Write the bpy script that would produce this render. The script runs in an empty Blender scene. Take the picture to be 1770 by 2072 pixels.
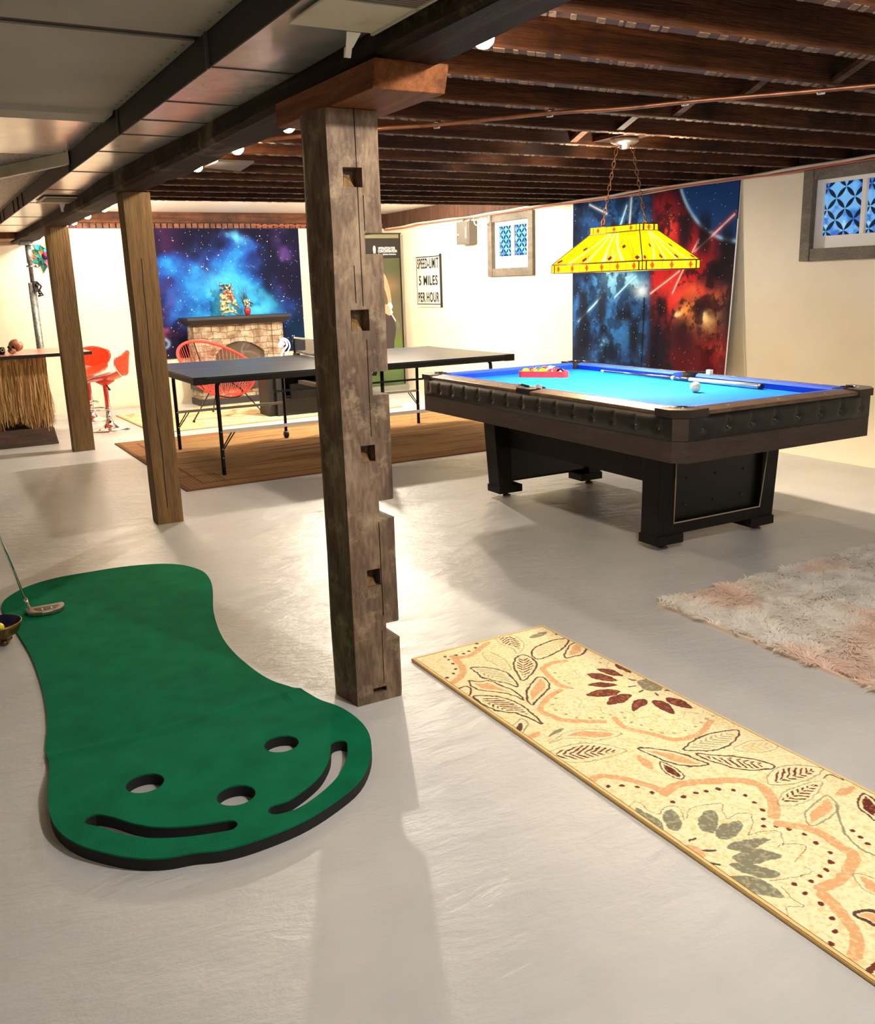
import bpy, bmesh, math, random
import numpy as np
from mathutils import Vector, Matrix
PI=math.pi
rnd=random.Random(11)
scene=bpy.context.scene
C=scene.collection
WL={}
# ------------------------------------------------------------------ helpers
def lin(c):
    c=c/255.0
    return c/12.92 if c<=.04045 else ((c+.055)/1.055)**2.4
def rgb(r,g,b): return (lin(r),lin(g),lin(b),1.0)
class MB:
    def __init__(s,M=None): s.v=[];s.f=[];s.sm=[];s.mi=[];s.cur=0;s.M=M
    def add(s,vs,fs,smooth=False):
        b=len(s.v)
        for p in vs:
            p=Vector(p)
            s.v.append(s.M@p if s.M is not None else p)
        for f in fs: s.f.append([b+i for i in f]);s.sm.append(smooth);s.mi.append(s.cur)
        return s
    def hexa(s,p,smooth=False):
        return s.add(p,[(0,3,2,1),(4,5,6,7),(0,1,5,4),(1,2,6,5),(2,3,7,6),(3,0,4,7)],smooth)
    def box(s,x0,x1,y0,y1,z0,z1):
        return s.hexa([(x0,y0,z0),(x1,y0,z0),(x1,y1,z0),(x0,y1,z0),(x0,y0,z1),(x1,y0,z1),(x1,y1,z1),(x0,y1,z1)])
    def prism(s,poly,z0,z1,axis='z',smooth=False):
        n=len(poly)
        def P(a,b,c):
            return {'z':(a,b,c),'y':(a,c,b),'x':(c,a,b)}[axis]
        vs=[P(a,b,z0) for a,b in poly]+[P(a,b,z1) for a,b in poly]
        s.add(vs,[tuple(range(n))[::-1],tuple(range(n,2*n))])
        s.add(vs,[(i,(i+1)%n,n+(i+1)%n,n+i) for i in range(n)],smooth)
        return s
    def lathe(s,prof,c=(0,0,0),n=24,sx=1,sy=1,cap=True):
        vs=[];m=len(prof)
        for i in range(n):
            a=2*PI*i/n
            for r,z in prof: vs.append((c[0]+r*sx*math.cos(a),c[1]+r*sy*math.sin(a),c[2]+z))
        fs=[]
        for i in range(n):
            j=(i+1)%n
            for k in range(m-1): fs.append((i*m+k,j*m+k,j*m+k+1,i*m+k+1))
        s.add(vs,fs,True)
        if cap:
            for k in (0,m-1):
                if prof[k][0]>1e-4: s.add([vs[i*m+k] for i in range(n)],[tuple(range(n))])
        return s
    def tube(s,pts,r,n=8,closed=False,cap=True):
        pts=[Vector(p) for p in pts];m=len(pts)
        rr=r if isinstance(r,(list,tuple)) else [r]*m
        vs=[];up=None
        for i,p in enumerate(pts):
            a=pts[(i-1)%m] if (closed or i>0) else p
            b=pts[(i+1)%m] if (closed or i<m-1) else p
            t=(b-a).normalized()
            if up is None:
                up=Vector((0,0,1)) if abs(t.z)<.9 else Vector((1,0,0))
            u=(up-t*up.dot(t))
            if u.length<1e-6: u=t.orthogonal()
            u.normalize();w=t.cross(u);up=u
            for k in range(n):
                q=2*PI*k/n
                vs.append(p+u*(rr[i]*math.cos(q))+w*(rr[i]*math.sin(q)))
        fs=[]
        for i in range(m if closed else m-1):
            j=(i+1)%m
            for k in range(n):
                l=(k+1)%n;fs.append((i*n+k,i*n+l,j*n+l,j*n+k))
        s.add(vs,fs,True)
        if not closed and cap: s.add(vs,[tuple(range(n))[::-1],tuple((m-1)*n+k for k in range(n))])
        return s
    def ball(s,c,r,n=16,m=10,sx=1,sy=1,sz=1):
        prof=[(r*math.sin(PI*k/m)*1.0,-r*math.cos(PI*k/m)*sz) for k in range(m+1)]
        prof[0]=(0.00001,prof[0][1]);prof[-1]=(0.00001,prof[-1][1])
        return s.lathe(prof,c,n,sx,sy,False)
    def grid(s,rows,smooth=True,closeu=False):
        m=len(rows[0]);vs=[p for r in rows for p in r];fs=[]
        for i in range(len(rows)-1):
            for k in range(m if closeu else m-1):
                l=(k+1)%m;fs.append((i*m+k,i*m+l,(i+1)*m+l,(i+1)*m+k))
        return s.add(vs,fs,smooth)
def setp(o,label=None,cat=None,group=None,kind=None):
    if label:o['label']=label
    if cat:o['category']=cat
    if group:o['group']=group
    if kind:o['kind']=kind
    return o
def thing(name,label,cat,loc=(0,0,0),group=None,local=False):
    o=bpy.data.objects.new(name,None);C.objects.link(o);o.location=loc;o.empty_display_size=.1
    WL[o.name]=Vector((0,0,0)) if local else Vector(loc)
    return setp(o,label,cat,group)
def link(name,me,mat,parent=None,label=None,cat=None,group=None,kind=None,off=Vector((0,0,0)),own=None):
    o=bpy.data.objects.new(name,me);C.objects.link(o)
    if isinstance(mat,list):
        for m in mat: me.materials.append(m)
    elif mat: me.materials.append(mat)
    if parent is not None: o.parent=parent
    if own is not None: o.location=own
    return setp(o,label,cat,group,kind)
SPLIT={'leg','seam_strip','side_rib','mortar_plug','corner_post','corner_guard','side_stretcher','brace','cross_bar','rail_sight','court_line','eye_socket','horn','wing','alignment_line','chain_link','cord','side_sheet','handle','conduit','grass_blade','seed_head','arm','plug'}
def islands(mb):
    key={};ids=[]
    for p in mb.v: ids.append(key.setdefault((round(p.x,5),round(p.y,5),round(p.z,5)),len(key)))
    par=list(range(len(key)))
    def fd(a):
        while par[a]!=a: par[a]=par[par[a]];a=par[a]
        return a
    for f in mb.f:
        r0=fd(ids[f[0]])
        for i in f[1:]: par[fd(ids[i])]=r0
    G={}
    for k,f in enumerate(mb.f): G.setdefault(fd(ids[f[0]]),[]).append(k)
    out=[]
    for ks in G.values():
        m=MB();mp={}
        for k in ks:
            m.f.append([mp.setdefault(i,len(mp)) for i in mb.f[k]]);m.sm.append(mb.sm[k]);m.mi.append(mb.mi[k])
        m.v=[None]*len(mp)
        for i,j in mp.items(): m.v[j]=mb.v[i]
        out.append(m)
    return out
def obj(name,mb,mat,parent=None,label=None,cat=None,group=None,kind=None,bev=0,sub=0,solid=0,own=None,remesh=0):
    if name in SPLIT and parent is not None:
        o=None
        for m in islands(mb): o=obj1(name,m,mat,parent,label,cat,group,kind,bev,sub,solid,own,remesh)
        return o
    return obj1(name,mb,mat,parent,label,cat,group,kind,bev,sub,solid,own,remesh)
def obj1(name,mb,mat,parent=None,label=None,cat=None,group=None,kind=None,bev=0,sub=0,solid=0,own=None,remesh=0):
    """mb in world coordinates; stored relative to the parent's base"""
    base=Vector((0,0,0))
    if parent is not None: base=WL[parent.name]
    elif own is not None: base=Vector(own)
    me=bpy.data.meshes.new(name)
    me.from_pydata([tuple(p-base) for p in mb.v],[],mb.f)
    me.polygons.foreach_set('use_smooth',mb.sm)
    if any(mb.mi): me.polygons.foreach_set('material_index',mb.mi)
    bm=bmesh.new();bm.from_mesh(me)
    bmesh.ops.remove_doubles(bm,verts=bm.verts,dist=1e-5)
    bmesh.ops.recalc_face_normals(bm,faces=bm.faces)
    bm.to_mesh(me);bm.free()
    o=link(name,me,mat,parent,label,cat,group,kind,own=(base if parent is None and own is not None else None))
    WL[o.name]=base
    if remesh:
        m=o.modifiers.new('r','REMESH');m.mode='VOXEL';m.voxel_size=remesh;m.use_smooth_shade=True
    if solid:
        m=o.modifiers.new('s','SOLIDIFY');m.thickness=solid;m.offset=0
    if sub:
        m=o.modifiers.new('d','SUBSURF');m.levels=sub;m.render_levels=sub
    if bev:
        m=o.modifiers.new('b','BEVEL');m.width=bev;m.segments=2;m.limit_method='ANGLE';m.angle_limit=math.radians(35)
    return o
def copy_tree(o,parent=None):
    c=o.copy();C.objects.link(c);c.parent=parent
    WL[c.name]=WL.get(o.name,Vector((0,0,0)))
    for ch in [q for q in bpy.data.objects if q.parent==o]: copy_tree(ch,c)
    return c
def boolean(o,cutters,op='DIFFERENCE'):
    """o and cutters: objects; applied at once, cutters removed"""
    for c in cutters:
        m=o.modifiers.new('x','BOOLEAN');m.object=c;m.operation=op;m.solver='EXACT'
        bpy.context.view_layer.update()
        dg=bpy.context.evaluated_depsgraph_get()
        me=bpy.data.meshes.new_from_object(o.evaluated_get(dg),depsgraph=dg)
        old=o.data;o.modifiers.clear();mats=list(old.materials)
        o.data=me
        if not me.materials:
            for q in mats: me.materials.append(q)
        bpy.data.meshes.remove(old)
    for c in cutters:
        me=c.data;bpy.data.objects.remove(c);bpy.data.meshes.remove(me)
    return o
def tmp(mb): return obj('cut',mb,None)
# ------------------------------------------------------------------ numpy noise for printed patterns
def vnoise(u,v,seed):
    r=np.random.RandomState(seed);T=r.rand(64,64)
    i=np.floor(u).astype(int);j=np.floor(v).astype(int);fu=u-i;fv=v-j
    fu=fu*fu*(3-2*fu);fv=fv*fv*(3-2*fv);i%=64;j%=64;k=(i+1)%64;l=(j+1)%64
    return (T[i,j]*(1-fu)+T[k,j]*fu)*(1-fv)+(T[i,l]*(1-fu)+T[k,l]*fu)*fv
def fbm(u,v,sc,seed,o=5,g=.5):
    a=0;w=1;t=0
    for k in range(o):
        a=a+w*vnoise(u*sc*2**k+k*7.3,v*sc*2**k+k*3.1,seed+k);t+=w;w*=g
    return a/t
def sstep(a,b,x):
    t=np.clip((x-a)/(b-a),0,1);return t*t*(3-2*t)
def mixc(A,B,t): return A*(1-t[...,None])+np.array(B,float)*t[...,None]
def addc(A,B,t): return A+np.array(B,float)*t[...,None]
def inpoly(u,v,poly):
    c=np.zeros(u.shape,bool);n=len(poly)
    for i in range(n):
        x1,y1=poly[i];x2,y2=poly[(i+1)%n]
        if y1==y2: continue
        h=((y1>v)!=(y2>v))&(u<(x2-x1)*(v-y1)/(y2-y1)+x1);c^=h
    return c
def dseg(u,v,a,b):
    ax,ay=a;bx,by=b;dx,dy=bx-ax,by-ay;L=dx*dx+dy*dy+1e-12
    t=np.clip(((u-ax)*dx+(v-ay)*dy)/L,0,1)
    return np.hypot(u-ax-t*dx,v-ay-t*dy)
def dpoly(u,v,pts,closed=False):
    d=np.full(u.shape,1e9);n=len(pts)
    for i in range(n if closed else n-1): d=np.minimum(d,dseg(u,v,pts[i],pts[(i+1)%n]))
    return d
def catmull(pts,closed=False,k=5):
    n=len(pts);o=[]
    R=range(n if closed else n-1)
    for i in R:
        g=lambda j: np.array(pts[j%n] if closed else pts[min(max(j,0),n-1)],float)
        p0,p1,p2,p3=g(i-1),g(i),g(i+1),g(i+2)
        for q in range(k):
            t=q/k;o.append(tuple(.5*((2*p1)+(-p0+p2)*t+(2*p0-5*p1+4*p2-p3)*t*t+(-p0+3*p1-3*p2+p3)*t**3)))
    if not closed:o.append(tuple(pts[-1]))
    return o
def painted(name,org,U,V,nu,nv,paint,mat,parent=None,disp=None,thick=.003,mask=None,**kw):
    """dense grid whose surface pattern (print, weave) is a colour attribute; paint(u,v in metres)->srgb 0..255"""
    U=Vector(U);V=Vector(V);lu=U.length;lv=V.length;N=U.cross(V).normalized();org=Vector(org)
    a=np.linspace(0,1,nu);b=np.linspace(0,1,nv);A,B=np.meshgrid(a,b)
    P=np.array(org)[None,None]+A[...,None]*np.array(U)+B[...,None]*np.array(V)
    if disp is not None: P=P+disp(A*lu,B*lv)[...,None]*np.array(N)
    base=Vector((0,0,0))
    if parent is not None: base=WL[parent.name]
    else: base=org.copy()
    P=P-np.array(base)
    idx=np.arange(nu*nv).reshape(nv,nu)
    q=np.stack([idx[:-1,:-1],idx[:-1,1:],idx[1:,1:],idx[1:,:-1]],-1).reshape(-1,4)
    me=bpy.data.meshes.new(name)
    me.vertices.add(nu*nv);me.vertices.foreach_set('co',P.reshape(-1).astype(np.float32))
    me.loops.add(q.size);me.loops.foreach_set('vertex_index',q.reshape(-1).astype(np.int32))
    me.polygons.add(len(q));me.polygons.foreach_set('loop_start',np.arange(0,q.size,4).astype(np.int32))
    me.polygons.foreach_set('use_smooth',np.ones(len(q),bool))
    me.update(calc_edges=True)
    c=np.clip(paint(A*lu,B*lv),0,255)/255.0
    c=np.where(c<=.04045,c/12.92,((c+.055)/1.055)**2.4)
    c=np.concatenate([c,np.ones(c.shape[:2]+(1,))],-1).reshape(-1).astype(np.float32)
    at=me.color_attributes.new('paint','FLOAT_COLOR','POINT');at.data.foreach_set('color',c)
    o=link(name,me,mat,parent,own=None if parent is not None else base,**kw)
    WL[o.name]=base
    if thick:
        m=o.modifiers.new('s','SOLIDIFY');m.thickness=thick;m.offset=-1
    return o
# ------------------------------------------------------------------ materials
def newmat(name):
    m=bpy.data.materials.new(name);m.use_nodes=True;nt=m.node_tree
    return m,nt,nt.nodes,nt.links,nt.nodes['Principled BSDF']
def mat(name,c,rough=.5,metal=0,c2=None,ns=5,nc=(.4,.6),bump=0,bs=40,emit=None,es=0,trans=0,ior=1.45,alpha=1,coat=0,stretch=(1,1,1),sheen=0,spec=None):
    m,nt,N,L,b=newmat(name)
    b.inputs['Base Color'].default_value=c;b.inputs['Roughness'].default_value=rough;b.inputs['Metallic'].default_value=metal
    b.inputs['Transmission Weight'].default_value=trans;b.inputs['IOR'].default_value=ior;b.inputs['Alpha'].default_value=alpha
    b.inputs['Coat Weight'].default_value=coat;b.inputs['Coat Roughness'].default_value=.1
    if spec is not None: b.inputs['Specular IOR Level'].default_value=spec
    if sheen: b.inputs['Sheen Weight'].default_value=sheen
    tc=N.new('ShaderNodeTexCoord');mp=N.new('ShaderNodeMapping');mp.inputs['Scale'].default_value=stretch
    L.new(tc.outputs['Object'],mp.inputs['Vector'])
    if c2 is not None:
        n=N.new('ShaderNodeTexNoise');n.inputs['Scale'].default_value=ns;n.inputs['Detail'].default_value=6
        L.new(mp.outputs[0],n.inputs['Vector'])
        r=N.new('ShaderNodeValToRGB');r.color_ramp.elements[0].position=nc[0];r.color_ramp.elements[1].position=nc[1]
        r.color_ramp.elements[0].color=c;r.color_ramp.elements[1].color=c2
        L.new(n.outputs['Fac'],r.inputs[0]);L.new(r.outputs[0],b.inputs['Base Color'])
    if bump:
        n=N.new('ShaderNodeTexNoise');n.inputs['Scale'].default_value=bs;n.inputs['Detail'].default_value=5
        L.new(mp.outputs[0],n.inputs['Vector'])
        q=N.new('ShaderNodeBump');q.inputs['Strength'].default_value=bump;q.inputs['Distance'].default_value=.01
        L.new(n.outputs['Fac'],q.inputs['Height']);L.new(q.outputs[0],b.inputs['Normal'])
    if emit is not None:
        b.inputs['Emission Color'].default_value=emit;b.inputs['Emission Strength'].default_value=es
    return m
def wood(name,cols,stretch,rough=.6,scale=3,bump=.4,fine=60,pos=(.3,.5,.7),blotch=None,spec=.5):
    m,nt,N,L,b=newmat(name);b.inputs['Roughness'].default_value=rough;b.inputs['Specular IOR Level'].default_value=spec
    tc=N.new('ShaderNodeTexCoord');mp=N.new('ShaderNodeMapping');mp.inputs['Scale'].default_value=stretch
    oi=N.new('ShaderNodeObjectInfo');ad=N.new('ShaderNodeVectorMath');ad.operation='ADD'
    ml=N.new('ShaderNodeMath');ml.operation='MULTIPLY';ml.inputs[1].default_value=13.7
    L.new(oi.outputs['Random'],ml.inputs[0]);L.new(tc.outputs['Object'],ad.inputs[0]);L.new(ml.outputs[0],ad.inputs[1])
    L.new(ad.outputs[0],mp.inputs['Vector'])
    n=N.new('ShaderNodeTexNoise');n.inputs['Scale'].default_value=scale;n.inputs['Detail'].default_value=8;n.inputs['Roughness'].default_value=.65
    n.inputs['Distortion'].default_value=.6
    L.new(mp.outputs[0],n.inputs['Vector'])
    r=N.new('ShaderNodeValToRGB');e=r.color_ramp.elements
    e[0].position=pos[0];e[0].color=cols[0];e[1].position=pos[2];e[1].color=cols[2];k=e.new(pos[1]);k.color=cols[1]
    L.new(n.outputs['Fac'],r.inputs[0]);out=r.outputs[0]
    f=N.new('ShaderNodeTexNoise');f.inputs['Scale'].default_value=fine;f.inputs['Detail'].default_value=4
    L.new(mp.outputs[0],f.inputs['Vector'])
    mx=N.new('ShaderNodeMix');mx.data_type='RGBA';mx.blend_type='MULTIPLY';mx.inputs[0].default_value=.55
    r2=N.new('ShaderNodeValToRGB');r2.color_ramp.elements[0].position=.35;r2.color_ramp.elements[0].color=(.35,.33,.3,1);r2.color_ramp.elements[1].position=.6;r2.color_ramp.elements[1].color=(1,1,1,1)
    L.new(f.outputs['Fac'],r2.inputs[0]);L.new(out,mx.inputs[6]);L.new(r2.outputs[0],mx.inputs[7]);out=mx.outputs[2]
    if blotch:
        g=N.new('ShaderNodeTexNoise');g.inputs['Scale'].default_value=blotch[1];g.inputs['Detail'].default_value=7;g.inputs['Roughness'].default_value=.7
        L.new(ad.outputs[0],g.inputs['Vector'])
        r3=N.new('ShaderNodeValToRGB');r3.color_ramp.elements[0].position=blotch[2];r3.color_ramp.elements[0].color=(0,0,0,1);r3.color_ramp.elements[1].position=blotch[3];r3.color_ramp.elements[1].color=(1,1,1,1)
        L.new(g.outputs['Fac'],r3.inputs[0])
        m2=N.new('ShaderNodeMix');m2.data_type='RGBA';L.new(r3.outputs[0],m2.inputs[0]);L.new(out,m2.inputs[6]);m2.inputs[7].default_value=blotch[0];out=m2.outputs[2]
    L.new(out,b.inputs['Base Color'])
    q=N.new('ShaderNodeBump');q.inputs['Strength'].default_value=bump;q.inputs['Distance'].default_value=.008
    L.new(f.outputs['Fac'],q.inputs['Height']);L.new(q.outputs[0],b.inputs['Normal'])
    return m
def pmat(name,rough=.8,emit=0,bump=0,bs=300,sheen=0,spec=.3,trans=0,dim=1):
    m,nt,N,L,b=newmat(name);b.inputs['Roughness'].default_value=rough;b.inputs['Specular IOR Level'].default_value=spec
    a=N.new('ShaderNodeAttribute');a.attribute_name='paint'
    if dim<1:
        dm=N.new('ShaderNodeMix');dm.data_type='RGBA';dm.blend_type='MULTIPLY';dm.inputs[0].default_value=1;L.new(a.outputs['Color'],dm.inputs[6]);dm.inputs[7].default_value=(dim,dim,dim,1);L.new(dm.outputs[2],b.inputs['Base Color'])
    else: L.new(a.outputs['Color'],b.inputs['Base Color'])
    if emit: L.new(a.outputs['Color'],b.inputs['Emission Color']);b.inputs['Emission Strength'].default_value=emit
    if sheen: b.inputs['Sheen Weight'].default_value=sheen
    if bump:
        tc=N.new('ShaderNodeTexCoord');n=N.new('ShaderNodeTexNoise');n.inputs['Scale'].default_value=bs;n.inputs['Detail'].default_value=3
        L.new(tc.outputs['Object'],n.inputs['Vector'])
        q=N.new('ShaderNodeBump');q.inputs['Strength'].default_value=bump;q.inputs['Distance'].default_value=.004
        L.new(n.outputs['Fac'],q.inputs['Height']);L.new(q.outputs[0],b.inputs['Normal'])
    return m
def text_mb(body,size,frame,width=None,bold=0,extr=.001,spc=1.0):
    """flat lettering as mesh; frame maps (x,y,z) text coords to the world"""
    cu=bpy.data.curves.new('t','FONT');cu.body=body;cu.size=size;cu.extrude=extr;cu.offset=bold;cu.space_character=spc;cu.align_x='CENTER';cu.align_y='CENTER'
    o=bpy.data.objects.new('t',cu);C.objects.link(o);bpy.context.view_layer.update()
    dg=bpy.context.evaluated_depsgraph_get();me=bpy.data.meshes.new_from_object(o.evaluated_get(dg),depsgraph=dg)
    mb=MB();vs=[v.co.copy() for v in me.vertices]
    x0=min(v.x for v in vs);x1=max(v.x for v in vs);k=1 if width is None else width/(x1-x0);cx=(x0+x1)/2
    mb.add([frame@Vector(((v.x-cx)*k,v.y,v.z)) for v in vs],[tuple(p.vertices) for p in me.polygons])
    bpy.data.objects.remove(o);bpy.data.curves.remove(cu);bpy.data.meshes.remove(me)
    return mb
def frame(o,x,y):
    x=Vector(x).normalized();y=Vector(y).normalized();z=x.cross(y);o=Vector(o)
    return Matrix(((x.x,y.x,z.x,o.x),(x.y,y.y,z.y,o.y),(x.z,y.z,z.z,o.z),(0,0,0,1)))
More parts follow.
